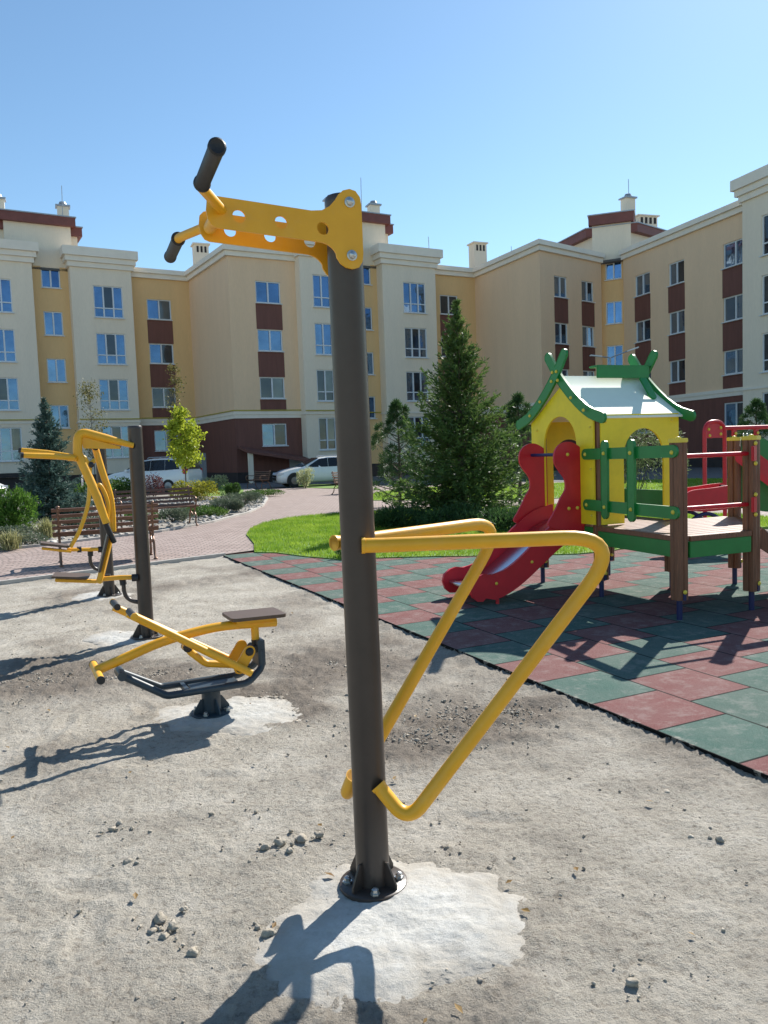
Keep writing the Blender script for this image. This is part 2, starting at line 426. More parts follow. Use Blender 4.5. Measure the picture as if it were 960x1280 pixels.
# loose clods and pebbles
def lump_bank(nv=14):
    bank = []
    for k in range(nv):
        bm = bmesh.new(); bmesh.ops.create_icosphere(bm, subdivisions=2, radius=1)
        for v in bm.verts:
            n = v.co.normalized(); s_ = 1+.35*math.sin(n.x*3+k)*math.cos(n.y*4+k*1.7)+.2*math.sin(n.z*7+k*.6)
            v.co = n*s_*rnd.uniform(.82, 1.15)
        bank.append((np.array([v.co[:] for v in bm.verts]), np.array([[v.index for v in f.verts] for f in bm.faces]))); bm.free()
    return bank
BANK = lump_bank()
def scatter_lumps(name, pts, sizes, m, flat=.65, parent=None, zs=None):
    VV = []; FF = []; off = 0
    for i, (p, s_) in enumerate(zip(pts, sizes)):
        v, f = BANK[i % len(BANK)]; a = rng.uniform(0, 6.28); ca, sa = math.cos(a), math.sin(a)
        w = v*np.array([s_, s_*rng.uniform(.6, 1), s_*flat])
        w = np.stack([w[:, 0]*ca-w[:, 1]*sa+p[0], w[:, 0]*sa+w[:, 1]*ca+p[1], w[:, 2]+p[2]+s_*.2], -1)
        VV.append(w); FF.append(f+off); off += len(v)
    return npmesh(name, np.concatenate(VV), np.concatenate(FF), m, parent, smooth=True)
M['clod'] = mat('soil_clod', (.26, .22, .175), .95, col2=(.52, .47, .39), scale=2.2, bump=.6, bscale=60, spec=.2)
pts = []; sz = []
for c, r in digs:
    for k in range(int(420*r/.4)):
        a, q = rng.uniform(0, 6.28), abs(rng.normal(0, .55))*r
        pts.append((c.x+q*math.cos(a)*1.4, c.y+q*math.sin(a), 0)); sz.append(min(.013, .0022+abs(rng.exponential(.0024))))
for k in range(1700):
    y = rng.uniform(1.1, 10); pts.append((rng.uniform(-.6, .5)*y, y, 0)); sz.append(min(.014, .0018+rng.exponential(.0018)))
edgeA, edgeB = g(281, 694, .034), g(960, 966, .034); edgeA.z = edgeB.z = 0
pd = (edgeB-edgeA); pd.z = 0; pd.normalize(); pn = Vector((-pd.y, pd.x, 0))       # pd runs towards us along the mat edge
keep = [(p, s_) for p, s_ in zip(pts, sz) if (Vector(p)-edgeA).dot(pn) < -.03 or (Vector(p)-edgeA).dot(pn) > 1e9]
if (Vector((3, 6, 0))-edgeA).dot(pn) < 0: pn = -pn; keep = [(p, s_) for p, s_ in zip(pts, sz) if (Vector(p)-edgeA).dot(pn) < -.03]
struct(scatter_lumps('soil_clods', [k[0] for k in keep], [k[1] for k in keep], M['clod']), 'stuff')

big = []; bs = []
for px, py, s_ in ((160, 1078, .022), (265, 1018, .014), (320, 1015, .014), (332, 1060, .022), (350, 1055, .028), (362, 1064, .018), (377, 1050, .024), (400, 1045, .022), (200, 1150, .034), (216, 1160, .028), (190, 1166, .020), (205, 1172, .018), (335, 1168, .024), (322, 1160, .014), (240, 1192, .022), (100, 1140, .014), (560, 1060, .018), (900, 1050, .02), (790, 1230, .022), (612, 1085, .012), (150, 1030, .016), (140, 1038, .02), (165, 1036, .014)):
    q = g(px, py); big.append((q.x, q.y, .0)); bs.append(s_*.8)
    for k in range(4): big.append((q.x+rng.normal(0, s_*2), q.y+rng.normal(0, s_*2), .002)); bs.append(s_*rng.uniform(.12, .4))
M['lump'] = mat('dry_soil_lump', (.30, .265, .21), .95, col2=(.44, .395, .33), scale=18, bump=.9, bscale=70, spec=.2)
struct(scatter_lumps('soil_clods', big, bs, M['lump'], .75), 'stuff')
# a few dry leaves blown over the ground
lv = []
for k in range(70):
    y = rng.uniform(1.4, 11); x = rng.uniform(-.55, .5)*y
    if (Vector((x, y, 0))-edgeA).dot(pn) > -.04: continue
    lv.append((x, y, .012))
lvn = len(lv); aa = rng.uniform(0, 6.28, lvn); ls = rng.uniform(.010, .022, lvn); LV = []; LF = []
for i, (x, y, z) in enumerate(lv):
    d = np.array([math.cos(aa[i]), math.sin(aa[i]), 0]); s_ = np.array([-d[1], d[0], 0]); p = np.array([x, y, z]); q = ls[i]
    LV += [p-d*q, p+s_*q*.5+np.array([0, 0, q*.4]), p+d*q+np.array([0, 0, q*.3]), p-s_*q*.5+np.array([0, 0, q*.2])]; LF.append((4*i, 4*i+1, 4*i+2, 4*i+3))
M['dryleaf'] = leafmat('dry_leaves', (.20, .11, .035), (.36, .24, .08), .3)
struct(npmesh('leaf_litter', np.array(LV), np.array(LF), M['dryleaf']), 'stuff')

# rubber safety tiles
b = NB('rubber_tiles'); tc = b.n('ShaderNodeTexCoord'); O = tc.outputs['Object']
sx = b.n('ShaderNodeSeparateXYZ'); b.L.new(O, sx.inputs[0]); ux, uy = sx.outputs[0], sx.outputs[1]
row = b.math('FLOOR', b.math('DIVIDE', uy, .5))
us = b.math('ADD', b.math('DIVIDE', ux, .5), b.math('MULTIPLY', row, .5)); us = b.math('ADD', us, 200.0)
colr = b.math('FLOOR', us); fx = b.math('SUBTRACT', us, colr); fy = b.math('SUBTRACT', b.math('DIVIDE', uy, .5), row)
par = b.math('MODULO', colr, 2.0)
ex = b.math('MINIMUM', fx, b.math('SUBTRACT', 1.0, fx)); ey = b.math('MINIMUM', fy, b.math('SUBTRACT', 1.0, fy))
ed = b.math('MINIMUM', ex, ey)
wn = b.n('ShaderNodeTexWhiteNoise'); wn.noise_dimensions = '2D'
cb = b.n('ShaderNodeCombineXYZ'); b.L.new(colr, cb.inputs[0]); b.L.new(row, cb.inputs[1]); b.L.new(cb.outputs[0], wn.inputs['Vector'])
gran = b.noise(O, 330, 2, .5); blot = b.noise(O, 3.5, 6, .7); dust = b.noise(O, 9, 8, .75)
red = b.ramp(gran, [(.3, (.10, .034, .034)), (.5, (.175, .068, .064)), (.72, (.28, .15, .145))])
grn = b.ramp(gran, [(.3, (.028, .066, .055)), (.5, (.054, .115, .094)), (.72, (.14, .21, .18))])
c = b.mix(par, grn, red)
c = b.mix(b.math('MULTIPLY', wn.outputs['Value'], .15), c, (.18, .14, .12))
c = b.mix(b.math('MULTIPLY', b.ramp(dust, [(.5, (0, 0, 0)), (.78, (1, 1, 1))]), .5), c, (.38, .35, .32))
c = b.mix(b.math('MULTIPLY', b.ramp(blot, [(.4, (0, 0, 0)), (.8, (1, 1, 1))]), .22), c, (.30, .275, .25))
gro = b.ramp(ed, [(.008, (1, 1, 1)), (.018, (0, 0, 0))])
c = b.mix(gro, c, (.012, .012, .012))
b.L.new(c, b.p.inputs['Base Color']); dz_ = b.math('ADD', uy, b.math('MULTIPLY', b.noise(O, 14, 6, .75), -.55)); sandy = b.ramp(dz_, [(.0, (1, 1, 1)), (.05, (0, 0, 0))]) if False else b.math('MULTIPLY', b.math('LESS_THAN', dz_, -.31), .45)
c = b.mix(sandy, c, (.40, .37, .32)); b.L.new(c, b.p.inputs['Base Color'])
b.p.inputs['Roughness'].default_value = .9; b.p.inputs['Specular IOR Level'].default_value = .1
b.bump(b.math('ADD', gran, b.math('MULTIPLY', ed, 8.0)), .35, .006)
M['tiles'] = b.m
M['tile_edge'] = mat('dark_rubber_edge', (.035, .022, .02), .9, var=.4, scale=20)
angp = math.atan2(pd.y, pd.x)
mbp = MB(); Lp = 16.0
# local frame: x along the edge towards us, y into the mat; second tile boundary fitted to the photograph
o0 = g(820.9, 913.2, .034)
loc0 = o0.copy(); loc0.z = 0
def to_pad(p): d = Vector((p[0], p[1], 0))-loc0; return (d.dot(pd), d.dot(pn))
lawn_px = [(281, 695), (318, 690), (345, 690.5), (380, 695), (425, 699), (470, 697), (545, 695), (640, 694), (720, 692), (765, 688), (812, 684)]
top = [to_pad(g(x, y, .034)) for x, y in lawn_px]
poly = [(6.5, 0)]+[(-(edgeA-loc0).length, 0)]+top[1:]+[to_pad((4.6, 12.2)), to_pad((9, 13.5)), to_pad((14, 9)), to_pad((10, 1))]
if (g(900, 800)-loc0).dot(pn) < 0: print('PAD FRAME?')
mbp.prism(poly, (0, 0, .012), (1, 0, 0), (0, 1, 0), (0, 0, .044))
pad = mbp.build('rubber_tile_surface', M['tiles']); struct(pad)
# object frame of the mat: right-handed with x=pd needs y=pn or -pn
pad.matrix_world = Matrix(((pd.x, pn.x, 0, loc0.x), (pd.y, pn.y, 0, loc0.y), (0, 0, 1, .0), (0, 0, 0, 1)))
if pd.cross(pn).z < 0: pad.data.flip_normals()
ke = MB(); e0 = edgeA-pd*.02; e1 = edgeB+pd*3
ke.bar(e0-pn*.008+Vector((0, 0, .012)), e1-pn*.008+Vector((0, 0, .012)), .014, .040)
struct(ke.build('rubber_tile_edging', M['tile_edge']))

# paved path
b = NB('clay_pavers'); tc = b.n('ShaderNodeTexCoord'); O = tc.outputs['Object']
sx = b.n('ShaderNodeSeparateXYZ'); b.L.new(O, sx.inputs[0])
w = 1.5
xa = b.math('MODULO', b.math('ADD', sx.outputs[0], 150.0), w); xa = b.math('SUBTRACT', xa, w/2)
bow = b.math('SQRT', b.math('SUBTRACT', 1.0, b.math('MULTIPLY', xa, xa)))
yb = b.math('SUBTRACT', sx.outputs[1], bow)
cb = b.n('ShaderNodeCombineXYZ'); b.L.new(xa, cb.inputs[0]); b.L.new(yb, cb.inputs[1])
br = b.n('ShaderNodeTexBrick'); b.L.new(cb.outputs[0], br.inputs['Vector'])
br.inputs['Scale'].default_value = 1.0; br.inputs['Brick Width'].default_value = .20; br.inputs['Row Height'].default_value = .105
br.inputs['Mortar Size'].default_value = .017; br.inputs['Mortar Smooth'].default_value = .3
br.inputs['Color1'].default_value = (.29, .205, .175, 1); br.inputs['Color2'].default_value = (.43, .325, .285, 1); br.inputs['Mortar'].default_value = (.10, .078, .068, 1)
bl = b.noise(O, .8, 6, .7); c = b.mix(b.math('MULTIPLY', bl, .3), br.outputs['Color'], (.44, .37, .33))
c = b.mix(.6, c, b.ramp(b.noise(O, 40, 3), [(.3, (.7, .7, .7)), (.6, (1, 1, 1))]), 'MULTIPLY')
b.L.new(c, b.p.inputs['Base Color']); b.p.inputs['Roughness'].default_value = .85
b.bump(b.math('SUBTRACT', 1.0, br.outputs['Fac']), .5, .008)
M['pavers'] = b.m
kL, kR = g(-260, 764), g(281, 695)
path_poly = [kL, kR]+[g(x, y) for x, y in lawn_px[1:8]]+[g(720, 680), (8, 14), (20, 14), (24, 20), (24, 41), (-45, 41), (-45, kL.y+3)]
sheet('path', path_poly, .03, M['pavers'])
M['kerb'] = mat('concrete_kerb', (.45, .42, .38), .9, var=.15, scale=8, bump=.3, bscale=60)
kb = MB(); kb.bar(Vector((kL.x, kL.y, .015)), Vector((kR.x, kR.y, .015)), .075, .07); struct(kb.build('path_kerb', M['kerb'], bevel=.006))
M['asphalt'] = mat('asphalt', (.12, .12, .125), .9, var=.2, scale=2, bump=.3, bscale=60, fine=.2)
sheet('road', [(-60, 36), (-20, 37.0), (-8, 38.2), (0, 38.0), (8, 34), (20, 27), (60, 20), (60, 80), (-60, 80)], .04, M['asphalt'])

# lawns
M['lawn'] = mat('lawn_soil', (.09, .18, .018), .9, col2=(.17, .28, .035), scale=3, bump=.6, bscale=60, fine=.35)
lawn_top = [g(x, y, .047) for x, y in lawn_px[::-1][1:-1]]
lawnA = [g(308, 671), g(313, 664), g(330, 656), g(360, 650), g(395, 646), g(440, 643), g(500, 640), g(560, 638), g(640, 636), g(700, 633), (5.2, 17.2), (7.2, 15.5), (7.4, 13.6), (4.8, 12.4)] + lawn_top + [g(318, 683)]
lawnB = [g(455, 627), g(470, 617), g(520, 611), g(600, 609), g(700, 605), g(860, 600), (18, 27), (16, 18), (9.5, 17), (7.0, 19.3), g(760, 620), g(690, 625), g(600, 627)]
lawnC = [g(362, 609.5), g(380, 606.5), g(440, 606), g(440, 612), g(405, 611.5)]
lawnD = [g(252, 622), g(258, 611), g(282, 609), g(305, 614), g(300, 622)]
lawns = [lawnA, lawnB, lawnC, lawnD]
for q, z in zip(lawns, (.048, .047, .052, .062)): sheet('lawn', q, z, M['lawn'], .07)
def blades(name, poly, n, h, wd, z, m, lean=.5):
    xs = [p[0] for p in poly]; ys = [p[1] for p in poly]
    X = rng.uniform(min(xs), max(xs), n*3); Y = rng.uniform(min(ys), max(ys), n*3)
    k = inpoly(X, Y, poly); X, Y = X[k][:n], Y[k][:n]; n = len(X)
    a = rng.uniform(0, 6.28, n); ln = rng.uniform(.1, lean, n); hh = h*rng.uniform(.5, 1.2, n)
    d = rng.uniform(0, 6.28, n); w = wd*rng.uniform(.6, 1.3, n)
    b0 = np.stack([X-w*np.cos(a), Y-w*np.sin(a), np.full(n, z)], -1); b1 = np.stack([X+w*np.cos(a), Y+w*np.sin(a), np.full(n, z)], -1)
    t = np.stack([X+hh*ln*np.cos(d), Y+hh*ln*np.sin(d), z+hh], -1)
    V = np.stack([b0, b1, t], 1).reshape(-1, 3); F = np.arange(3*n).reshape(-1, 3)
    return npmesh(name, V, F, m)
struct(blades('grass', lawnA, 110000, .055, .006, .046, M['blade']), 'stuff')
struct(blades('grass', lawnB, 60000, .06, .011, .045, M['blade']), 'stuff')

# planting bed with stones
bed = [(-30, 14.5)]+[g(-60, 697), g(0, 690), g(60, 684), g(130, 675), g(200, 667), g(265, 655), g(310, 643), g(328, 634), g(334, 625), g(326, 617), g(312, 612), g(290, 609.5)]+[(-14, 36), (-40, 34)]
M['bedsoil'] = mat('gravel_bed', (.20, .18, .15), .95, col2=(.34, .31, .27), scale=8, bump=.7, bscale=30, fine=.3)
sheet('planting_bed', bed, .055, M['bedsoil'])
M['stone'] = mat('pale_stones', (.20, .18, .155), .85, col2=(.56, .53, .48), scale=2.5, bump=.3, bscale=30)
pts = []; sz = []
bx, by = rng.uniform(-12, -2, 16000), rng.uniform(12.5, 31, 16000)
k = inpoly(bx, by, bed)
for x, y in list(zip(bx[k], by[k]))[:3300]:
    pts.append((x, y, .055)); sz.append(rng.uniform(.022, .07))
struct(scatter_lumps('bed_stones', pts, sz, M['stone']), 'stuff')
ek = MB()
edge_pts = [g(-60, 697), g(0, 690), g(60, 684), g(130, 675), g(200, 667), g(265, 655), g(310, 643), g(328, 634), g(334, 625), g(326, 617), g(312, 612)]
for a, q in zip(edge_pts[:-1], edge_pts[1:]): ek.bar(Vector((a.x, a.y, .045)), Vector((q.x, q.y, .045)), .09, .06)
struct(ek.build('bed_edging', M['kerb']))
# ================================================================== APARTMENT BUILDING
building = thing('apartment_building', 'long four storey cream and tan apartment building with brown bands wrapping round the yard', 'building', (0, 50, 0))
BO = Vector((0, 50, 0))
def bpart(mb, name, m, parent=None, **kw):
    mb.v = [(x-BO.x, y-BO.y, z-BO.z) for x, y, z in mb.v]
    return mb.build(name, m, parent or building, **kw)
def P2(x, y): return Vector((x, y, 0))
k_ = 14.5
A1 = g(235, 341, k_); MC = g(283, 307, k_); C595 = g(593, 337, k_); C675 = g(674, 301, k_); C751 = g(751, 318, k_); C779 = g(778.7, 313.7, k_); C941 = g(941, 245.7, k_)
for q in (A1, MC, C595, C675, C751, C779, C941): q.z = 0
def unit(a): return Vector((math.cos(R_(a)), math.sin(R_(a)), 0))
uA = unit(30); uM = (C595-MC).normalized(); uR1 = (C751-C675).normalized(); uS3 = (C779-C751).normalized(); uR2 = (C941-C779).normalized()
def nrm(u): return Vector((u.y, -u.x, 0))
def wall(name, P, u, s0, s1, z0, z1, m, holes=(), reveal=.16):
    """wall face from s0 to s1 along u, with real window openings and reveals"""
    n = nrm(u); mb = MB()
    S = sorted({s0, s1, *[h[0] for h in holes], *[h[1] for h in holes]}); Z = sorted({z0, z1, *[h[2] for h in holes], *[h[3] for h in holes]})
    S = [q for q in S if s0 <= q <= s1]; Z = [q for q in Z if z0 <= q <= z1]
    pt = lambda s, z, d=0: P+u*s+n*(-d)+Vector((0, 0, z))
    for i in range(len(S)-1):
        for j in range(len(Z)-1):
            cs, cz = (S[i]+S[i+1])/2, (Z[j]+Z[j+1])/2
            if any(h[0] < cs < h[1] and h[2] < cz < h[3] for h in holes): continue
            mb.add([pt(S[i], Z[j]), pt(S[i+1], Z[j]), pt(S[i+1], Z[j+1]), pt(S[i], Z[j+1])], [(0, 1, 2, 3)])
    for a, c, e, f in holes:
        e = max(e, z0); f = min(f, z1)
        if f <= e: continue
        r = reveal
        mb.add([pt(a, e), pt(c, e), pt(c, e, r), pt(a, e, r)], [(0, 1, 2, 3)]); mb.add([pt(a, f), pt(a, f, r), pt(c, f, r), pt(c, f)], [(0, 1, 2, 3)])
        mb.add([pt(a, e), pt(a, e, r), pt(a, f, r), pt(a, f)], [(0, 1, 2, 3)]); mb.add([pt(c, e), pt(c, f), pt(c, f, r), pt(c, e, r)], [(0, 1, 2, 3)])
    return bpart(mb, name, m)
gl_cycle = 0
def window(P, u, s0, s1, z0, z1, style='double', glassm=None, inset=.10):
    if glassm is gA: glassm = rnd.choice([gA, gA, M['glassA2'], M['glassA3'], [gA, M['glassA3']], [M['glassA2'], gA]])
    n = nrm(u); up = Vector((0, 0, 1)); mb = MB(); fw = .07
    pt = lambda s, z, d=0: P+u*s-n*d+up*z
    def rail(sa, sb, za, zb, d=inset, t=.07):
        mb.obox((pt(sa, za, d)+pt(sb, zb, d))/2, u*(abs(sb-sa)/2), n*(t/2), up*(abs(zb-za)/2))
    rail(s0, s0+fw, z0, z1); rail(s1-fw, s1, z0, z1); rail(s0+fw, s1-fw, z0, z0+fw); rail(s0+fw, s1-fw, z1-fw, z1)
    zt = z0+fw
    if style == 'double': muls = [(s0+s1)/2]
    else:
        tb = z0+(z1-z0)*.30; zt = tb+.035; rail(s0+fw, s1-fw, tb-.035, tb+.035, inset-.003, .076)
        muls = [s0+(s1-s0)/3, s0+(s1-s0)*2/3] if style == 'bay' else [(s0+s1)/2]
    for q in muls: rail(q-.045, q+.045, z0+fw, z1-fw, inset-.006, .08)
    f = bpart(mb, 'window', M['white'])
    sl = MB(); sl.obox(pt((s0+s1)/2, z0-.03, -.03), u*((s1-s0)/2+.05), n*.10, up*.022); s_ = bpart(sl, 'sill', M['white'], f)
    edges = [s0+fw]+muls+[s1-fw]
    gm = glassm if isinstance(glassm, (list, tuple)) else [glassm or M['glassA']]*(len(edges)-1)
    p = MB(); p.obox(pt((s0+s1)/2, (z0+z1)/2, inset+.03), u*((s1-s0)/2-fw+.02), n*.006, up*((z1-z0)/2-fw+.02))
    po = bpart(p, 'pane', gm[0], f)
    # a leaf that looks darker (open or with a dark room behind) keeps its own pane
    for i, q in enumerate(gm[1:], 1):
        if q is not gm[0]:
            p = MB(); p.obox(pt((edges[i]+edges[i+1])/2, (zt+z1-fw)/2, inset+.018), u*((edges[i+1]-edges[i])/2-.03), n*.004, up*((z1-fw-zt)/2)); bpart(p, 'pane', q, f)
    return f
def offs(poly, d):
    n = len(poly); out = []
    for i in range(n):
        ns = []
        if i > 0: ns.append(nrm((poly[i]-poly[i-1]).normalized()))
        if i < n-1: ns.append(nrm((poly[i+1]-poly[i]).normalized()))
        if len(ns) == 1: o = ns[0]*d
        else: o = (ns[0]+ns[1])*(d/(1+ns[0].dot(ns[1])))
        out.append(poly[i]+o)
    return out
def moulding(name, poly, layers, m, back=-.25):
    """stack of mitred steps along a plan line: (z0, z1, projection)"""
    mb = MB()
    for z0, z1, d in layers:
        o, i_ = offs(poly, d), offs(poly, back)
        n = len(poly); vs = []
        for a, c in zip(o, i_): vs += [(a.x, a.y, z0), (a.x, a.y, z1), (c.x, c.y, z1), (c.x, c.y, z0)]
        fs = []
        for k in range(n-1):
            p, q = 4*k, 4*k+4
            fs += [(p, q, q+1, p+1), (p+1, q+1, q+2, p+2), (p+3, p, q, q+3)[::-1], (p+2, q+2, q+3, p+3)]
        fs += [(0, 1, 2, 3), (4*n-1, 4*n-2, 4*n-3, 4*n-4)]
        mb.add(vs, fs)
    return bpart(mb, name, m)
ROWS = [(11.2, 12.55), (8.23, 9.58), (5.27, 6.62)]; GF = (2.3, 3.7)
BROWS = [(11.0, 13.03), (8.0, 10.0), (5.05, 7.05), (1.93, 4.0)]
SROWS = [(12.83, 14.3), (9.84, 11.35), (6.88, 8.38), (3.95, 5.43)]
gA, gB, gC = M['glassA'], M['glassB'], M['glassC']
def tanface(P, u, s0, s1, cols, m, gf=True, gfcols=None, glassf=None, zt=13.95):
    holes = [(a, c, z0, z1) for a, c in cols for z0, z1 in ROWS]
    gh = [(a, c, *GF) for a, c in (cols if gfcols is None else gfcols)] if gf else []
    wall('wall', P, u, s0, s1, 4.1, zt, m, holes)
    wall('ground_floor_wall', P, u, s0, s1, .7, 4.1, M['brown'], gh)
    wall('plinth', P, u, s0, s1, -.2, .7, M['dark'])
    n = nrm(u)
    for i, (a, c) in enumerate(cols):
        for j, (z0, z1) in enumerate(ROWS):
            window(P, u, a, c, z0, z1, 'double', glassf(i, j) if glassf else gA)
            zb = ROWS[j+1][1] if j < 2 else 4.5
            mb = MB(); mb.obox(P+u*((a+c)/2)+Vector((0, 0, (z0-.06+zb)/2))+n*.0, u*((c-a)/2+.04), n*.018, Vector((0, 0, (z0-.06-zb)/2)))
            bpart(mb, 'spandrel', M['brown'])
    for i, h in enumerate(gh): window(P, u, *h, 'double', [gA, gB])
def bay(P, u, s0, s1, w0, w1, style='bay', glassf=None, depth=.8, rows=BROWS):
    n = nrm(u); Pf = P+n*depth
    wall('bay_wall', Pf, u, s0, s1, .9, 14.2, M['cream'], [(w0, w1, *r) for r in rows])
    for q, a in ((P+u*s0, n), (Pf+u*s1, -n)): wall('bay_side', q, a, 0, depth, .9, 14.2, M['cream'])
    wall('plinth', Pf, u, s0, s1, -.2, .9, M['dark'])
    for j, r in enumerate(rows): window(Pf, u, w0, w1, *r, style, glassf(j) if glassf else gA)
    poly = [P+u*s0-n*.3, Pf+u*s0, Pf+u*s1, P+u*s1-n*.3]
    moulding('bay_cornice', poly, [(14.75, 15.3, .42), (14.42, 14.75, .28), (14.1, 14.42, .14)], M['cornice'], -.3)
    mb = MB(); q = offs(poly, -.25); mb.prism([(v.x, v.y) for v in q], (0, 0, 15.0), (1, 0, 0), (0, 1, 0), (0, 0, .06)); bpart(mb, 'bay_roof', M['roof'])
    moulding('string_course', [P+u*s0-n*.0, Pf+u*s0, Pf+u*s1, P+u*s1-n*.0], [(4.22, 4.34, .06)], M['cornice'], -.05)
def stair(P, u, s0, s1, w0, w1, back=.0, rows=SROWS, zt=14.15):
    wall('stair_wall', P-nrm(u)*back, u, s0, s1, .9, zt, M['tan'], [(w0, w1, a, min(c, zt)) for a, c in rows])
    wall('plinth', P-nrm(u)*back, u, s0, s1, -.2, .9, M['dark'])
    for a, c in rows: window(P-nrm(u)*back, u, w0, w1, a, min(c, zt-.02), 'double', gA)
# left wing -------------------------------------------------------
tanface(A1, uA, -4.05, 0, [(-2.94, -1.31)], M['tan'], glassf=lambda i, j: [gA, (gC, gB, gC)[j]] if j < 2 else [gB, gC])
bay(A1, uA, -7.84, -4.05, -6.50, -4.66, glassf=lambda j: [gA, gB, gA])
stair(A1, uA, -10.0, -7.84, -9.45, -8.32)
bay(A1, uA, -14.2, -10.05, -13.1, -11.27, glassf=lambda j: [gA, gB if j == 2 else gA, gC if j == 3 else gA])
stair(A1, uA, -16.4, -14.2, -15.9, -14.75)
bay(A1, uA, -20.2, -16.4, -18.9, -17.05)
wall('wall', A1, (MC-A1).normalized(), 0, (MC-A1).length, 4.1, 13.95, M['sand_wall'])
wall('ground_floor_wall', A1, (MC-A1).normalized(), 0, (MC-A1).length, .7, 4.1, M['brown'])
wall('plinth', A1, (MC-A1).normalized(), 0, (MC-A1).length, -.2, .7, M['dark'])
# middle ------------------------------------------------------------
tanface(MC, uM, 0, 4.4, [(1.72, 3.37)], M['sand_wall'], glassf=lambda i, j: gA if j < 2 else [gB, gC])
bay(MC, uM, 4.4, 8.35, 5.26, 7.05, glassf=lambda j: gA if j < 2 else [gB, gC, gB])
stair(MC, uM, 8.35, 10.3, 8.72, 9.86)
bay(MC, uM, 10.3, 14.45, 11.87, 13.64, glassf=lambda j: gA if j == 0 else [M['glassD'], gB, M['glassD']])
tanface(MC, uM, 14.45, (C595-MC).length, [(15.3, 16.8)], M['tan'], glassf=lambda i, j: gB)
dRW = (C675-C595).normalized(); LRW = (C675-C595).length
wall('wall', C595, dRW, 0, LRW, 4.1, 13.95, M['sand_wall'])
wall('ground_floor_wall', C595, dRW, 0, LRW, .7, 4.1, M['brown'])
wall('plinth', C595, dRW, 0, LRW, -.2, .7, M['dark'])
# right wing ----------------------------------------------------------
L1 = (C751-C675).length; L3 = (C779-C751).length; L2 = (C941-C779).length
tanface(C675, uR1, 0, L1, [(1.40, 2.72), (4.26, 5.57)], M['sand_wall'], glassf=lambda i, j: [M['glassD'], gB] if (i+j) % 2 else M['glassD'])
S0 = C751+uR1*.0
wall('stair_wall', C751-nrm(uS3)*.5, uS3, -.3, L3+.3, .9, 14.12, M['tan'], [(.17, 1.27, a, min(c, 14.12)) for a, c in SROWS])
wall('plinth', C751-nrm(uS3)*.5, uS3, -.3, L3+.3, -.2, .9, M['dark'])
for a, c in SROWS: window(C751-nrm(uS3)*.5, uS3, .17, 1.27, a, min(c, 14.1), 'double', gA)
tanface(C779, uR2, 0, L2+.1, [(1.23, 2.74), (4.54, 5.94), (9.12, 10.92)], M['sand_wall'], glassf=lambda i, j: gA if (i == 2 and j == 0) else ([gC, M['glassD']] if i == 2 and j == 1 else ([M['glassD'], gB] if (i+j) % 2 else M['glassD'])), gfcols=[(1.23, 2.74), (9.12, 10.92)])
bay(C779, uR2, L2+.1, L2+4.1, L2+1.4, L2+3.2, glassf=lambda j: gB)
stair(C779, uR2, L2+4.1, L2+6.1, L2+4.6, L2+5.7)
bay(C779, uR2, L2+6.1, L2+10.1, L2+7.4, L2+9.2)
# cornices and string courses
COR = [(14.2, 14.5, .34), (13.9, 14.2, .18)]
STR = [(4.28, 4.48, .10), (4.05, 4.28, .05)]
for poly in ([A1-uA*4.05, A1, MC, MC+uM*4.4], [MC+uM*14.45, C595, C675, C751], [C779, C779+uR2*(L2+.1)]):
    moulding('cornice', poly, COR, M['cornice']); moulding('string_course', poly, STR, M['cornice'], -.1)
def roofslab(pts, z=14.0):
    mb = MB(); mb.prism([(q.x, q.y) for q in pts], (0, 0, z), (1, 0, 0), (0, 1, 0), (0, 0, .15)); bpart(mb, 'roof', M['roof'])
bk = 12
roofslab([A1-uA*20.2, A1-uA*.0, A1-nrm(uA)*bk, A1-uA*20.2-nrm(uA)*bk])
roofslab([A1+uA*.05, MC, C595, C675, C751, C779, C941, C779+uR2*(L2+10), C779+uR2*(L2+10)-nrm(uR2)*bk, C751+Vector((4, 12, 0)), MC+uM*9-nrm(uM)*(bk+4), A1-nrm(uA)*bk])
# stair turrets with brown fascias
def turret(P, u, s0, s1, c0, c1, ztop, zlow, depth=5, fr=0.0, zb=13.9):
    n = nrm(u)
    def blk(a, c, z0, z1, d0, d1, name, m):
        mb = MB(); mb.obox(P+u*((a+c)/2)-n*((d0+d1)/2)+Vector((0, 0, (z0+z1)/2)), u*((c-a)/2), n*((d1-d0)/2), Vector((0, 0, (z1-z0)/2))); return bpart(mb, name, m)
    blk(s0, s1, zb, zlow, .45, depth, 'turret', M['cream'])
    blk(c0, c1, zb+.1, ztop-.3, fr-.0, depth-.5, 'turret_front', M['cream'])
    blk(s0-.28, s1+.28, zlow-.55, zlow, .2, depth+.3, 'roof_fascia', M['fascia'])
    blk(c0-.28, c1+.28, ztop-.55, ztop, fr-.28, depth-.2, 'roof_fascia', M['fascia'])
    blk(c0-.34, c1+.34, ztop, ztop+.07, fr-.33, depth-.15, 'roof_edge', M['metalcap'])
    blk(s0-.34, s1+.34, zlow, zlow+.07, .15, depth+.35, 'roof_edge', M['metalcap'])
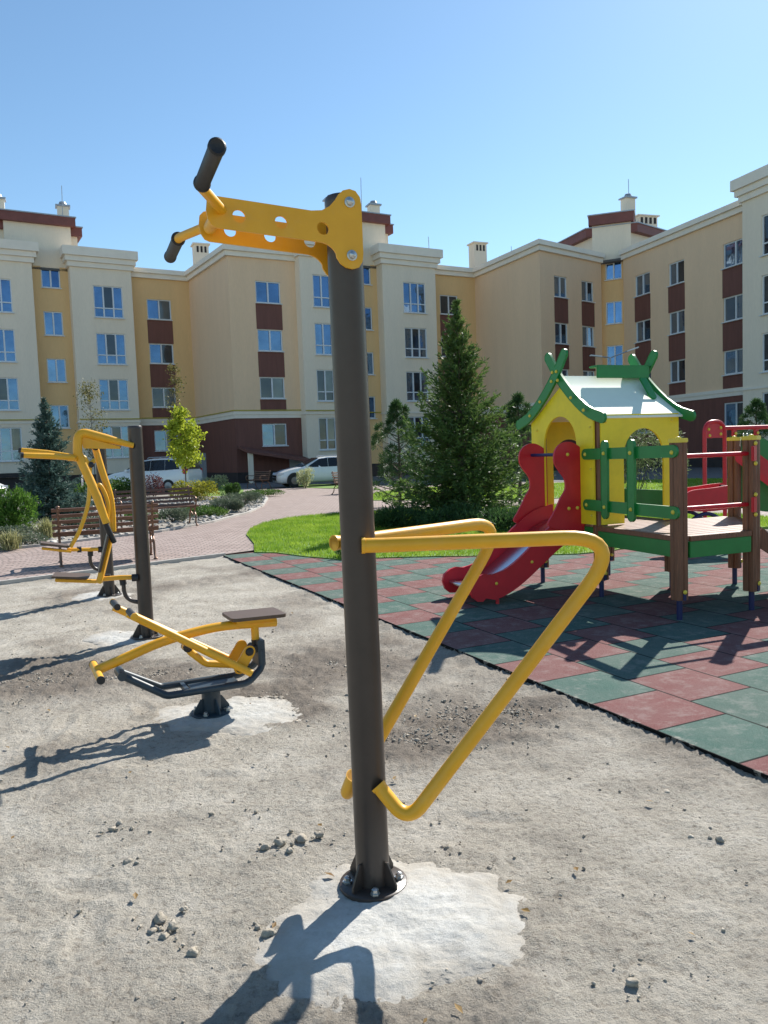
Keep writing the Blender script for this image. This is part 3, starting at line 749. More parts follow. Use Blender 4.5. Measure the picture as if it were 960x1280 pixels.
def chimney(p, z0, h, w=.7, cowl=True, slots=False):
    mb = MB(); mb.box((p.x, p.y, z0+h/2), (w, w*.8, h), .4)
    c = bpart(mb, 'chimney', M['cream'])
    cp = MB(); cp.box((p.x, p.y, z0+h+.05), (w+.2, w*.8+.2, .10), .4)
    if cowl: cp.lathe([(.2, 0), (.26, .1), (.2, .24), (.02, .3)], (p.x, p.y, z0+h+.1), 10)
    bpart(cp, 'chimney_cap', M['metalcap'] if cowl else M['cream'], c)
    if slots:
        sl = MB(); ca, sa = math.cos(.4), math.sin(.4)
        for k in (-1, 0, 1): sl.box((p.x+k*w*.27*ca+sa*w*.4, p.y+k*w*.27*sa-ca*w*.4, z0+h-.32), (w*.14, .04, .42), .4)
        bpart(sl, 'vent_slots', M['dark'], c)
zt_l = ay(60, 268, (A1-uA*9.5).y).z
turret(A1, uA, -11.95, -7.05, -11.4, -7.5, zt_l, zt_l-.45, fr=.02)
turret(MC, uM, 6.9, 11.55, 7.4, 11.1, 17.45, 17.0, fr=.02)
nA, nM = nrm(uA), nrm(uM)
chimney(A1-uA*11.5-nA*1.2, zt_l, 1.0); chimney(A1-uA*7.7-nA*1.2, zt_l, 1.0)
chimney(MC+uM*10.8-nM*1.0, 17.4, .95); chimney(MC+uM*7.6-nM*1.0, 17.4, .95)
# corner turret
F1 = ay(738, 300, 54.8); F2 = ay(791, 300, 53.9); F1.z = F2.z = 0
zc1 = ay(763, 268, 54.3).z
bbv = -uR2; av = uR1
def plan_prism(pts, z0, z1, name, m):
    mb = MB(); mb.prism([(q.x, q.y) for q in pts], (0, 0, (z0+z1)/2), (1, 0, 0), (0, 1, 0), (0, 0, z1-z0)); return bpart(mb, name, m)
uf = (F2-F1).normalized(); nf = nrm(uf)
body = [F1+uf*.1-nf*.25, F2-uf*.1-nf*.25, F2+av*4.4-nf*.25, F2+av*4.4+bbv*3.5, F1+bbv*4.4+av*3.0, F1+bbv*4.4-nf*.25]
plan_prism(body, 13.9, zc1-.9, 'turret', M['cream'])
plan_prism([F1+uf*.12, F2-uf*.12, F2-uf*.12-nf*3, F1+uf*.12-nf*3], 13.95, zc1-.25, 'turret_front', M['cream'])
plan_prism([F1-uf*.1+nf*.28, F2+uf*.1+nf*.28, F2+uf*.1-nf*3.2, F1-uf*.1-nf*3.2], zc1-.62, zc1, 'roof_fascia', M['fascia'])
plan_prism([F1-uf*.16+nf*.34, F2+uf*.16+nf*.34, F2+uf*.16-nf*3.3, F1-uf*.16-nf*3.3], zc1, zc1+.07, 'roof_edge', M['metalcap'])
cen = sum(body, Vector())/6
body2 = [cen+(q-cen)*1.09 for q in body]; body2[0] = F1-nf*.02-uf*.3; body2[1] = F2-nf*.02+uf*.3
plan_prism(body2, zc1-1.3, zc1-.75, 'roof_fascia', M['fascia'])
body3 = [cen+(q-cen)*1.02 for q in body2]; plan_prism(body3, zc1-.75, zc1-.68, 'roof_edge', M['metalcap'])
pc = ay(785, 262, 54.8); pc.z = 0; chimney(pc, zc1, 1.1, .75)
pc2 = ay(806, 275, 57); z_ = zc1-.7
mb = MB(); mb.box((pc2.x, pc2.y, z_+.5), (1.5, .8, 1.3), .3); vb = bpart(mb, 'vent_block', M['cream'])
mb = MB()
for q in (-1.5, -.5, .5, 1.5): mb.box((pc2.x+q*.36*math.cos(.3)+.41*math.sin(.3), pc2.y+q*.36*math.sin(.3)-.41*math.cos(.3), z_+.85), (.18, .04, .42), .3)
bpart(mb, 'vent_slots', M['dark'], vb)
mb = MB(); mb.box((pc2.x, pc2.y, z_+1.19), (1.8, 1.0, .09), .3); bpart(mb, 'vent_cap', M['cream'], vb)
pc = ay(597.5, 330, 59.5); pc.z = 0; chimney(pc, 14.0, 16.75-14.0, 1.05, False, True)
pc = ay(251, 320, 56.5); pc.z = 0; chimney(pc, 14.0, 2.6, 1.0, False, True)
# aerials
for px, y0, y1, Y in ((77, 232, 275, 52), (451, 222, 272, 57), (535.5, 296, 312, 57), (558.5, 338, 352, 62), (639, 308, 322, 60), (785.5, 224, 262, 54.8)):
    a, c = ay(px+1, y1, Y), ay(px, y0, Y)
    if px == 558.5: continue
    mb = MB(); mb.tube([a-Vector((0, 0, 1.0)), c], .022, 6); bpart(mb, 'aerial', M['metalcap'])
# gas pipe along the string course, downpipes
def pipe_line(pts, z, r=.035):
    mb = MB(); mb.tube([Vector((q.x, q.y, z)) for q in pts], r, 8); bpart(mb, 'gas_pipe', M['pipe'])
pipe_line(offs([A1-uA*4.05, A1, MC, MC+uM*4.35], .16), 4.53)
pipe_line(offs([MC+uM*4.35+nM*.8, MC+uM*8.4+nM*.8], .14), 4.45)
pipe_line(offs([A1-uA*7.84+nA*.8, A1-uA*4.05+nA*.8], .14), 4.45)
pipe_line(offs([A1-uA*14.2+nA*.8, A1-uA*10.05+nA*.8], .14), 4.45)
pipe_line(offs([MC+uM*8.6, MC+uM*10.2], .12), 4.35)
# basement entrance: lean-to canopy, pillar and doors on the middle block
mb = MB(); q0 = MC+uM*.05+nM*.1; q1 = MC+uM*4.5+nM*.1
def z_at(px, py, P): return ay(px, py, P.y).z
vs = [q0+Vector((0, 0, 2.35)), q1+Vector((0, 0, 1.55)), q1+nM*1.7+Vector((0, 0, 1.25)), q0+nM*1.7+Vector((0, 0, 2.05))]
vs = [Vector(v) for v in vs]; low = [v-Vector((0, 0, .16)) for v in vs]
mb.add(vs+low, [(0, 3, 2, 1), (4, 5, 6, 7), (0, 1, 5, 4), (1, 2, 6, 5), (2, 3, 7, 6), (3, 0, 4, 7)]); bpart(mb, 'entrance_canopy', M['brown'])
mb = MB(); pp = MC+uM*.35+nM*1.5; mb.box((pp.x, pp.y, .95), (.26, .26, 2.0), .5); bpart(mb, 'canopy_pillar', M['cream'])
dW = (MC-A1).normalized(); nW = nrm(dW)
mb = MB(); pp = A1+dW*1.0+nW*.03; mb.obox(pp+Vector((0, 0, 1.0)), dW*.75, nW*.03, Vector((0, 0, 1.05))); bpart(mb, 'entrance_door', M['door'])
mb = MB(); pp = MC+uM*3.9+nM*.03; mb.obox(pp+Vector((0, 0, .75)), uM*.45, nM*.04, Vector((0, 0, .8))); bpart(mb, 'basement_door', M['door'])
mb = MB(); pp = A1-uA*7.84+nA*.85; 
mb.obox(A1-uA*12.2+nA*.9+Vector((0, 0, 1.05)), uA*2.1, nA*.12, Vector((0, 0, .14))); bpart(mb, 'plinth_ledge', M['dark'])

# ================================================================== CARS
def car(label, loc, rz, kind='wagon', group='white cars parked along the building'):
    t = thing('parked_car', label, 'car', loc, rz, group)
    # profile stations, x forward; (x, z_bottom, z_belt, z_top, half width)
    if kind == 'wagon':
        st = [(2.26, .34, .55, .56, .52), (2.22, .26, .62, .66, .66), (2.05, .20, .70, .75, .80), (1.75, .2, .78, .86, .86), (1.30, .2, .86, .955, .875), (.98, .2, .91, .99, .88), (.62, .2, .93, 1.18, .88), (.15, .2, .945, 1.40, .88), (-.35, .2, .95, 1.465, .88), (-.95, .2, .96, 1.47, .88), (-1.45, .2, .965, 1.44, .875), (-1.85, .22, .96, 1.36, .86), (-2.08, .26, .95, 1.12, .83), (-2.2, .34, .86, .93, .76), (-2.24, .40, .70, .74, .68)]
        side = [((.80, .95), (.10, 1.36), (-.33, 1.395), (-.32, .96)), ((-.34, .96), (-.35, 1.395), (-1.06, 1.40), (-1.09, .97)), ((-1.11, .97), (-1.08, 1.395), (-1.52, 1.36), (-1.78, 1.0))]
        wx = (1.42, -1.28)
    else:
        st = [(2.28, .36, .62, .64, .55), (2.22, .26, .72, .76, .70), (2.02, .22, .86, .90, .84), (1.65, .22, .95, 1.03, .90), (1.25, .22, 1.0, 1.09, .91), (.95, .22, 1.03, 1.14, .92), (.55, .22, 1.05, 1.38, .92), (.10, .22, 1.06, 1.60, .92), (-.4, .22, 1.07, 1.67, .92), (-1.1, .22, 1.08, 1.68, .92), (-1.65, .22, 1.08, 1.65, .91), (-2.02, .24, 1.08, 1.54, .89), (-2.2, .3, 1.04, 1.22, .86), (-2.27, .36, .95, .99, .82), (-2.3, .42, .72, .76, .72)]
        side = [((.74, 1.08), (.12, 1.53), (-.36, 1.58), (-.34, 1.08)), ((-.36, 1.08), (-.38, 1.58), (-1.10, 1.59), (-1.13, 1.09)), ((-1.15, 1.09), (-1.12, 1.59), (-1.72, 1.54), (-1.9, 1.12))]
        wx = (1.40, -1.30)
    mb = MB(); n = 14
    def ring(x, zb, zl, zt, w):
        cab = zt-zl > .12; wt = w*(.76 if cab else .93); zt2 = zt
        half = [(w*.80, zb), (w*.97, zb+.10), (w, zb+.28), (w*.985, zl-.08), (w*.955, zl), (wt+.02, zt2-.06 if cab else zl+(zt-zl)*.6), (wt*.80, zt2-.005)]
        return [Vector((x, y, z)) for y, z in half]+[Vector((x, -y, z)) for y, z in half[::-1]]
    rings = [ring(*s_) for s_ in st]; vs = [v for r in rings for v in r]; fs = []
    for i in range(len(rings)-1):
        for j in range(n): fs.append((i*n+j, (i+1)*n+j, (i+1)*n+(j+1) % n, i*n+(j+1) % n))
    fs = [f[::-1] for f in fs]
    mb.add(vs, fs, True); mb.add(rings[0], [tuple(range(n))]); mb.add(rings[-1], [tuple(range(n-1, -1, -1))])
    body = mb.build('body', M['carwhite'], t, ang=50)
    def wat(x, z):
        for a, c in zip(st[:-1], st[1:]):
            if c[0] <= x <= a[0]:
                q = (a[0]-x)/(a[0]-c[0]); zl = a[2]+(c[2]-a[2])*q; zt = a[3]+(c[3]-a[3])*q; w = a[4]+(c[4]-a[4])*q
                q2 = min(1, max(0, (z-zl)/max(.05, zt-.06-zl))); return w*.955+(w*.76+.02-w*.955)*q2
        return .8
    for poly in side:
        for sg in (1, -1):
            w = MB(); pts = [(x, sg*(wat(x, z)+.012), z) for x, z in poly]
            inn = [(x, sg*(wat(x, z)-.01), z) for x, z in poly]
            f = [(0, 1, 2, 3), (7, 6, 5, 4)]+[(i, i+4, (i+1) % 4+4, (i+1) % 4) for i in range(4)]
            w.add(pts+inn, f); w.build('side_window', M['carglass'], t)
    def glassq(name, pts, m, th=.015):
        a, c, d, e = [Vector(p) for p in pts]; nn = (c-a).cross(e-a).normalized()
        w = MB(); w.add([p+nn*th for p in (a, c, d, e)]+[p-nn*th for p in (a, c, d, e)], [(0, 1, 2, 3), (7, 6, 5, 4), (0, 4, 5, 1), (1, 5, 6, 2), (2, 6, 7, 3), (3, 7, 4, 0)]); return w.build(name, m, t)
    if kind == 'wagon':
        glassq('windscreen', [(.98, .72, 1.02), (.98, -.72, 1.02), (.13, -.60, 1.41), (.13, .60, 1.41)], M['carglass'])
        glassq('rear_window', [(-1.9, .6, 1.34), (-1.9, -.6, 1.34), (-2.14, -.68, 1.0), (-2.14, .68, 1.0)], M['carglass'])
        zl, zr = .66, .86
    else:
        glassq('windscreen', [(.95, .76, 1.17), (.95, -.76, 1.17), (.10, -.64, 1.61), (.10, .64, 1.61)], M['carglass'])
        glassq('rear_window', [(-2.05, .62, 1.52), (-2.05, -.62, 1.52), (-2.26, -.72, 1.1), (-2.26, .72, 1.1)], M['carglass'])
        zl, zr = .80, 1.0
    for sg in (1, -1):
        h = MB(); h.obox((2.05, sg*.62, zl), (.15, sg*-.03, 0), (.03, .16, 0), (0, 0, .075)); h.build('headlight', M['lamp'], t, bevel=.02)
        h = MB(); h.obox((-2.15, sg*.77, zr), (.10, 0, 0), (0, .11, 0), (.0, 0, .13)); h.build('tail_light', M['redlamp'], t, bevel=.02)
        h = MB(); h.obox((.82, sg*.99, 1.0 if kind == 'wagon' else 1.12), (.07, 0, 0), (0, .09, 0), (0, 0, .06)); h.build('wing_mirror', M['carwhite'], t, bevel=.02)
    h = MB(); h.obox((2.24, 0, .42), (.03, 0, 0), (0, .48, 0), (0, 0, .09)); h.build('grille', M['rubber'], t, bevel=.02)
    h = MB(); h.obox((-2.29, 0, .60), (.012, 0, 0), (0, .26, 0), (0, 0, .055)); h.build('number_plate', M['white'], t)
    for x in wx:
        for sg in (1, -1):
            h = MB(); h.prism([(x+.40*math.cos(q), .33+.40*math.sin(q)) for q in np.linspace(-.35, math.pi+.35, 17)], (0, sg*.885, 0), (1, 0, 0), (0, 0, 1), (0, .03, 0)); h.build('wheel_arch', M['rubber'], t)
            h = MB(); h.lathe([(.20, -.1), (.315, -.095), (.33, -.05), (.33, .05), (.315, .095), (.20, .1)], (x, sg*.825, .33), 24, (0, 1, 0)); w = h.build('wheel', M['tyre'], t)
            h = MB(); h.lathe([(.205, -.02), (.19, .0), (.05, .012), (.00001, .02)], (x, sg*.925, .33), 20, (0, sg, 0)); h.build('rim', M['alloy'], w)
    for y in (.58, -.58):
        h = MB(); z = st[9][3]+.04; h.tube([(-.1, y, z-.05), (0-.2, y, z), (-1.3, y, z), (-1.4, y, z-.05)], .018, 6); h.build('roof_rail', M['metalcap'], t)
    return t
RZ = .04
car('white estate car with its front to the left beside the brown entrance wall', (-3.3, 40.0, RZ), R_(180+20), 'wagon')
car('white estate car behind the young yellow green maple tree', (-11.3, 38.6, RZ), R_(180-13), 'suv')
car('white car at the left edge half hidden by the juniper', (-18.4, 33.5, RZ), R_(-15), 'wagon')

# ================================================================== STREET LAMP
lp = g(785, 590); Yl = 44.0
t = thing('street_lamp', 'grey street lamp with two thin outstretched arms above the playhouse roof', 'street lamp', (ay(765, 600, Yl).x, Yl, 0))
ztop = ay(784, 446, Yl).z
m_ = MB(); m_.tube([(0, 0, 0), (0, 0, ztop)], [.09, .05], 10); m_.build('pole', M['metalcap'], t)
for dx, dz, n_ in ((-.55, .06, 'lamp_arm'), (.95, .30, 'lamp_arm')):
    m_ = MB(); m_.tube([(0, 0, ztop-.02), (dx, -.1, ztop+dz)], .035, 8); a_o = m_.build(n_, M['metalcap'], t)
    m_ = MB(); d_ = Vector((dx, -.1, dz)).normalized(); m_.bar(Vector((dx, -.1, ztop+dz))-d_*.05, Vector((dx, -.1, ztop+dz))+d_*.62, .22, .07); m_.build('lamp_head', M['white'], a_o, bevel=.02)

# ================================================================== PLANTS
def quads(C, D, L, Wd, roll=None):
    """leaf quads: centres C, long directions D (unit), lengths and widths"""
    n = len(C); A = rng.normal(size=(n, 3)); S = np.cross(D, A); S /= np.linalg.norm(S, axis=1)[:, None]+1e-9
    L = np.asarray(L)[:, None]; Wd = np.asarray(Wd)[:, None]
    V = np.stack([C-D*L*.5, C+S*Wd*.5-D*L*.05, C+D*L*.5, C-S*Wd*.5-D*L*.05], 1).reshape(-1, 3)
    return V, np.arange(4*n).reshape(-1, 4)
def rdir(n):
    d = rng.normal(size=(n, 3)); return d/np.linalg.norm(d, axis=1)[:, None]
def norm(a): return a/(np.linalg.norm(a, axis=1)[:, None]+1e-9)
def plant(name, label, cat, loc, group=None): return thing(name, label, cat, (loc[0], loc[1], loc[2] if len(loc) > 2 else .05), 0, group)
def conifer(label, loc, H, R, m, name='spruce_tree', dens=1.0, leader=.35, seed=0, base=.045, needle=.085, expo=.92):
    t = plant(name, label, 'tree', loc)
    tr = MB(); tr.tube([(0, 0, -.05), (.01, 0, H*.5), (0, .01, H)], [H*.016+.02, H*.01+.008, .006], 8); tr.build('trunk', M['bark'], t)
    C = []; D = []; Ls = []; bl = MB()
    z = base*H; k = 0
    while z < H-.06:
        q = z/H; nb = max(4, int((13-8*q)*dens)); Rz = R*((1-q)**expo)*(.92+.16*math.sin(k*2.3))
        if z > H-leader: Rz = min(Rz, .15*(1-(z-(H-leader))/leader*.75))
        for i in range(nb):
            a = rng.uniform(0, 2*math.pi); Lb = Rz*rng.uniform(.72, 1.18)*(1.18 if rng.random() < .08 else 1)
            el = .10+.75*q+rng.normal(0, .08)-.18*(1-q)
            d = np.array([math.cos(a)*math.cos(el), math.sin(a)*math.cos(el), math.sin(el)]); sd = np.array([-math.sin(a), math.cos(a), 0])
            nn = max(6, int(Lb/.028*dens)); s_ = np.sort(rng.uniform(.06+.14*q, 1, nn))
            up = .18*Lb*(s_**2)*(1 if q < .7 else .5)
            droop = -.10*Lb*np.sin(s_*3.1)*(1-q)
            p = np.array([0, 0, z])+d*(s_*Lb)[:, None]; p[:, 2] += up+droop
            w = (1-s_*.72)*Lb*.34*rng.uniform(.2, 1, nn)*np.where(rng.random(nn) < .5, 1, -1)
            p2 = p+sd*w[:, None]; p2[:, 2] += rng.normal(0, .03, nn)-abs(w)*.15
            dd = norm(d*rng.uniform(.4, 1, nn)[:, None]+sd*(np.sign(w)*rng.uniform(.1, .9, nn))[:, None]+rng.normal(0, .28, (nn, 3))+np.array([0, 0, .12]))
            C.append(p2); D.append(dd); Ls.append(rng.uniform(.8, 1.6, nn)*needle*1.25)
            if Lb > .35 and rng.random() < .45: bl.tube([(0, 0, z), tuple(p[len(p)//2]), tuple(p[-1])], [.012, .008, .003], 5, False)
        z += rng.uniform(.07, .105)*(1 if H > 2 else .8); k += 1
    C = np.concatenate(C); D = np.concatenate(D); Ls = np.concatenate(Ls)
    # every twig is three slim needle sprays
    Cs = [C]; Ds = [D]; L2 = [Ls]; 
    for j in range(2):
        dd = norm(D+rng.normal(0, .55, D.shape)); Cs.append(C+dd*(Ls*.35)[:, None]); Ds.append(dd); L2.append(Ls*.75)
    C = np.concatenate(Cs); D = np.concatenate(Ds); Ls = np.concatenate(L2)
    V, F = quads(C, D, Ls, Ls*.26)
    npmesh('foliage', V, F, m, t)
    bl.build('branches', M['bark'], t)
    return t
def pine(label, loc, H, R, m, n=26, dens=1.0, name='pine_tree'):
    t = plant(name, label, 'tree', loc)
    tr = MB(); tr.tube([(0, 0, -.05), (.04, .02, H*.5), (0, 0, H*.95)], [.05, .03, .012], 8); tr.build('trunk', M['bark'], t)
    C = []; D = []; br = MB()
    for i in range(n):
        q = i/(n-1); z = H*(.08+.86*q); rr = R*(1-q)**.6*rng.uniform(.35, 1.05) if q < .97 else 0
        a = i*2.4+rng.uniform(-.4, .4); c = np.array([rr*math.cos(a), rr*math.sin(a), z+rr*.25])
        br.tube([(0, 0, z-.1), tuple(c*.6+np.array([0, 0, z*.4])-np.array([0, 0, .06])), tuple(c)], [.015, .012, .006], 5, False)
        k = int(150*dens); dd = norm(rdir(k)+np.array([math.cos(a)*.5, math.sin(a)*.5, .6])); rad = .15+.13*(1-q)
        C.append(c+dd*(rng.uniform(.25, 1, k)**.5*rad)[:, None]); D.append(norm(dd+rng.normal(0, .3, dd.shape)))
    C = np.concatenate(C); D = np.concatenate(D); V, F = quads(C, D, rng.uniform(.10, .17, len(C)), np.full(len(C), .016))
    npmesh('foliage', V, F, m, t); br.build('branches', M['bark'], t); return t
def broadleaf(label, loc, H, R, m, n, leaf=.07, trunk_h=.4, name='young_tree', clumps=40, tr_r=.03, elong=1.0):
    t = plant(name, label, 'tree', loc)
    tr = MB(); tr.tube([(0, 0, -.05), (.03, .01, H*.4), (-.01, .02, H*.7), (.01, 0, H*.93)], [tr_r, tr_r*.8, tr_r*.5, .006], 8)
    tr.build('trunk', M['bark'], t); br = MB(); cl = []
    for i in range(clumps):
        z = H*(trunk_h+(.97-trunk_h)*rng.random()); q = (z/H-trunk_h)/(1-trunk_h); rr = R*math.sin(math.pi*min(1, (.12+.88*q)**.8))**.7*rng.uniform(.25, 1)
        a = rng.uniform(0, 6.28); c = np.array([rr*math.cos(a), rr*math.sin(a), z]); cl.append(c)
        br.tube([(0, 0, z-rr*.8), tuple(c)], [.010, .003], 5, False)
    cl = np.array(cl); ci = rng.integers(0, clumps, n)
    C = cl[ci]+rng.normal(0, 1, (n, 3))*np.array([.11, .11, .10*elong])*R*1.6
    V, F = quads(C, norm(rdir(n)+np.array([0, 0, -.3])), rng.uniform(.7, 1.3, n)*leaf, rng.uniform(.7, 1.1, n)*leaf*.75)
    npmesh('foliage', V, F, m, t); br.build('branches', M['bark'], t); return t
def bush(name, label, loc, H, rx, ry, m, n, leaf=.05, asp=.45, up=.3, spiky=0.0, cat='shrub', lumps=9, group=None):
    t = plant(name, label, cat, loc, group)
    # several overlapping lobes, leaves mostly near the outside
    lob = [(0, 0, H*.5, rx*.8, ry*.8, H*.5)]
    for i in range(lumps):
        a = rng.uniform(0, 6.28); q = rng.uniform(.35, .75); s_ = rng.uniform(.32, .55)
        lob.append((rx*q*math.cos(a), ry*q*math.sin(a), H*rng.uniform(.35, .72), rx*s_, ry*s_, H*s_*.75))
    li = rng.integers(0, len(lob), n); Lb = np.array(lob)[li]; d = rdir(n); r = rng.uniform(.3, 1, n)**.4
    C = Lb[:, :3]+d*Lb[:, 3:]*r[:, None]*(1+spiky*rng.exponential(.18, n))[:, None]
    C[:, 2] = np.maximum(C[:, 2], .02)
    D = norm(d+rng.normal(0, .5, (n, 3))+np.array([0, 0, up]))
    V, F = quads(C, D, rng.uniform(.7, 1.4, n)*leaf, rng.uniform(.8, 1.2, n)*leaf*asp)
    o = npmesh('foliage', V, F, m, t)
    st = MB()
    for i in range(6):
        a = i*1.05; st.tube([(0, 0, -.03), (rx*.3*math.cos(a), ry*.3*math.sin(a), H*.35), (rx*.5*math.cos(a), ry*.5*math.sin(a), H*.6)], [.012, .009, .004], 5, False)
    st.build('stems', M['bark'], t); return t
def tuft(name, label, loc, H, R, m, n=220):
    t = plant(name, label, 'plant', loc); 
    a = rng.uniform(0, 6.28, n); ln = rng.uniform(.1, .9, n); h = H*rng.uniform(.6, 1.1, n); b0 = rng.normal(0, R*.18, (n, 2)); V = []; F = []
    for i in range(n):
        d = np.array([math.cos(a[i]), math.sin(a[i])]); s_ = np.array([-d[1], d[0]])*.006
        p0 = b0[i]; p1 = p0+d*R*ln[i]*.45; p2 = p0+d*R*ln[i]*1.1
        V += [(*(p0-s_), 0), (*(p0+s_), 0), (*(p1+s_), h[i]*.7), (*(p1-s_), h[i]*.7), (*(p2+s_*.3), h[i]*(1-.35*ln[i])), (*(p2-s_*.3), h[i]*(1-.35*ln[i]))]
        k = 6*i; F += [(k, k+1, k+2, k+3), (k+3, k+2, k+4, k+5)]
    npmesh('blades', np.array(V), np.array(F), m, t); return t
def at_(px, py): p = g(px, py); return (p.x, p.y, .05)
def hgt(px, ytop, loc): return ay(px, ytop, loc[1]).z-.05
p = at_(578, 652); conifer('tall bushy green spruce on the lawn behind the slide', p, hgt(562, 372, p), 1.76, M['spruce'], leader=.45, expo=1.0, dens=1.0)
p = at_(66, 652); conifer('blue grey spruce in the stone bed behind the bench', p, hgt(58, 498, p), 1.1, M['bspruce'], needle=.085, dens=1.1)
p = at_(500, 634); pine('small pine close beside the left of the big spruce', p, hgt(510, 497, p), .98, M['pine'], 44, 1.5)
p = at_(650, 632); pine('small pine rising between the big spruce and the playhouse', p, hgt(654, 489, p), .95, M['pine'], 40, 1.5)
p = at_(120, 622); broadleaf('thin sparse young tree behind the yellow arm machine', p, hgt(112, 474, p), .80, M['sparse'], 1150, .085, .36, clumps=60, tr_r=.022)
p = at_(226, 616); broadleaf('thin sparse tall tree rising behind the maple crown', p, hgt(226, 448, p), .55, M['sparse'], 1000, .09, .45, clumps=56, tr_r=.022)
p = at_(233, 622); broadleaf('young maple with bright yellow green crown beside the parked car', p, hgt(232, 508, p), .72, M['maple'], 3300, .13, .36, 'maple_tree', 48, .03)
p = at_(16, 668); bush('juniper_bush', 'big bright green juniper bush at the left edge', p, hgt(16, 613, p), .58, .5, M['juniper'], 5200, .10, .3, .7, .8)
p = at_(112, 640); bush('leafy_shrub', 'mid green shrub between the blue spruce and the near post', p, .95, .75, .6, M['shrub'], 2600, .08, .6)
p = at_(150, 628); bush('leafy_shrub', 'green shrub in front of the parked estate car by the dark post', p, 1.0, .9, .6, M['shrub'], 2600, .08, .6)
p = at_(245, 628); bush('golden_shrub', 'golden yellow green shrub at the end of the slatted bench', p, hgt(245, 599, p), .85, .6, M['yshrub'], 2600, .08, .55)
p = at_(192, 622); bush('barberry_shrub', 'dark red barberry shrub in front of the estate car', p, hgt(192, 590, p), .42, .4, M['redshrub'], 1200, .07, .5)
p = at_(286, 631); bush('box_shrub', 'clipped round dark green box shrub in the stone bed', p, hgt(286, 603, p), .38, .36, M['shrub'], 3200, .045, .6, .2, 0, lumps=3)
p = at_(270, 614); bush('pale_shrub', 'pale cream leaved shrub near the brown wall', p, hgt(268, 594, p), .65, .5, M['pale'], 800, .10, .5, .8)
p = at_(282, 643); bush('lavender_mound', 'low grey green lavender mound nearest the path bend', p, .42, .50, .45, M['lav'], 2600, .09, .16, .9, .3, 'plant')
p = at_(304, 634); bush('lavender_mound', 'low grey green lavender mound behind the bigger mound by the path', p, .45, .62, .5, M['lav'], 2600, .09, .16, .9, .3, 'plant')
p = at_(217, 655); bush('low_mound_plant', 'low dark green mound under the end of the brown slatted bench', p, .34, .42, .36, M['lav'], 1800, .08, .2, .9, .3, 'plant')
p = at_(325, 622); bush('ground_cover_plant', 'low green ground cover at the tip of the stone bed', p, .28, .9, .6, M['shrub'], 2200, .06, .5, .3, 0, 'plant')
p = at_(250, 645); bush('ground_cover_plant', 'low green ground cover behind the slatted bench seat', p, .25, .7, .5, M['shrub'], 1600, .06, .5, .3, 0, 'plant')
p = at_(382, 611); bush('pale_shrub', 'pale green shrub in front of the white car', p, hgt(382, 586, p), .40, .35, M['pale'], 1100, .09, .5, .8)
p = at_(12, 690); tuft('ornamental_grass', 'straw coloured grass tuft at the left edge of the bed', p, .38, .42, M['straw'], 260)
p = at_(60, 676); tuft('ornamental_grass', 'straw coloured grass tuft at the left end of the bench', p, .45, .42, M['straw'], 260)
p = at_(38, 684); bush('ground_cover_plant', 'low grey green plant among the white stones left of the bench', p, .22, .4, .3, M['lav'], 900, .06, .3, .5, 0, 'plant')
p = at_(75, 648); bush('yellow_flower_plant', 'tall yellow green flowering plant just behind the bench back', p, .62, .3, .3, M['yshrub'], 500, .07, .3, 1.2, .5, 'plant')
p = at_(500, 662); bush('low_juniper', 'low spreading dark juniper left of the spruce foot', p, hgt(500, 632, p), .75, .5, M['pine'], 4200, .09, .22, .8, .5)
p = at_(645, 666); bush('low_juniper', 'low spreading dark juniper between the spruce and the slide', p, hgt(650, 634, p), .62, .5, M['pine'], 4200, .09, .22, .8, .5)
p = at_(570, 662); bush('low_juniper', 'low dark juniper directly under the big spruce', p, .42, .7, .4, M['pine'], 3000, .09, .22, .8, .5)
p = at_(610, 661); bush('flower_clump', 'small clump of pale pink blossoms by the low juniper', p, .28, .32, .25, M['flower'], 700, .045, .8, .3, 0, 'flowers')
p = at_(432, 700); bush('lawn_edge_plant', 'small dark green tuft at the lawn edge behind the graphite post', p, .16, .18, .16, M['shrub'], 500, .05, .4, .6, .2, 'plant')
p = at_(797, 622); bush('willow_bush', 'grey green willow bush seen through the playhouse doorway', p, hgt(797, 520, p), 1.25, 1.0, M['willow'], 5200, .13, .22, -.3, .2)
p = at_(848, 618); bush('pale_shrub', 'slim pale green shrub behind the right of the playhouse', p, hgt(848, 545, p), .42, .4, M['willow'], 1400, .10, .3, .4, .2)
p = at_(945, 612); pine('dark pine behind the red climbing bar at the right edge', p, hgt(945, 497, p), 1.0, M['pine'], 40, 1.4)
for k, (px, py, lb) in enumerate(((130, 664, 'low green tuft behind the middle of the nearest bench'), (178, 655, 'low green tuft just left of the slatted bench seat'), (20, 676, 'low green tuft under the bright juniper bush'), (262, 648, 'low green tuft by the lavender at the bed edge'), (100, 660, 'low green tuft behind the left half of the nearest bench'))):
    p = at_(px, py); bush('ground_cover_plant', lb, p, .26, .55, .4, M['shrub'] if k % 2 else M['lav'], 1500, .065, .4, .5, .3, 'plant')
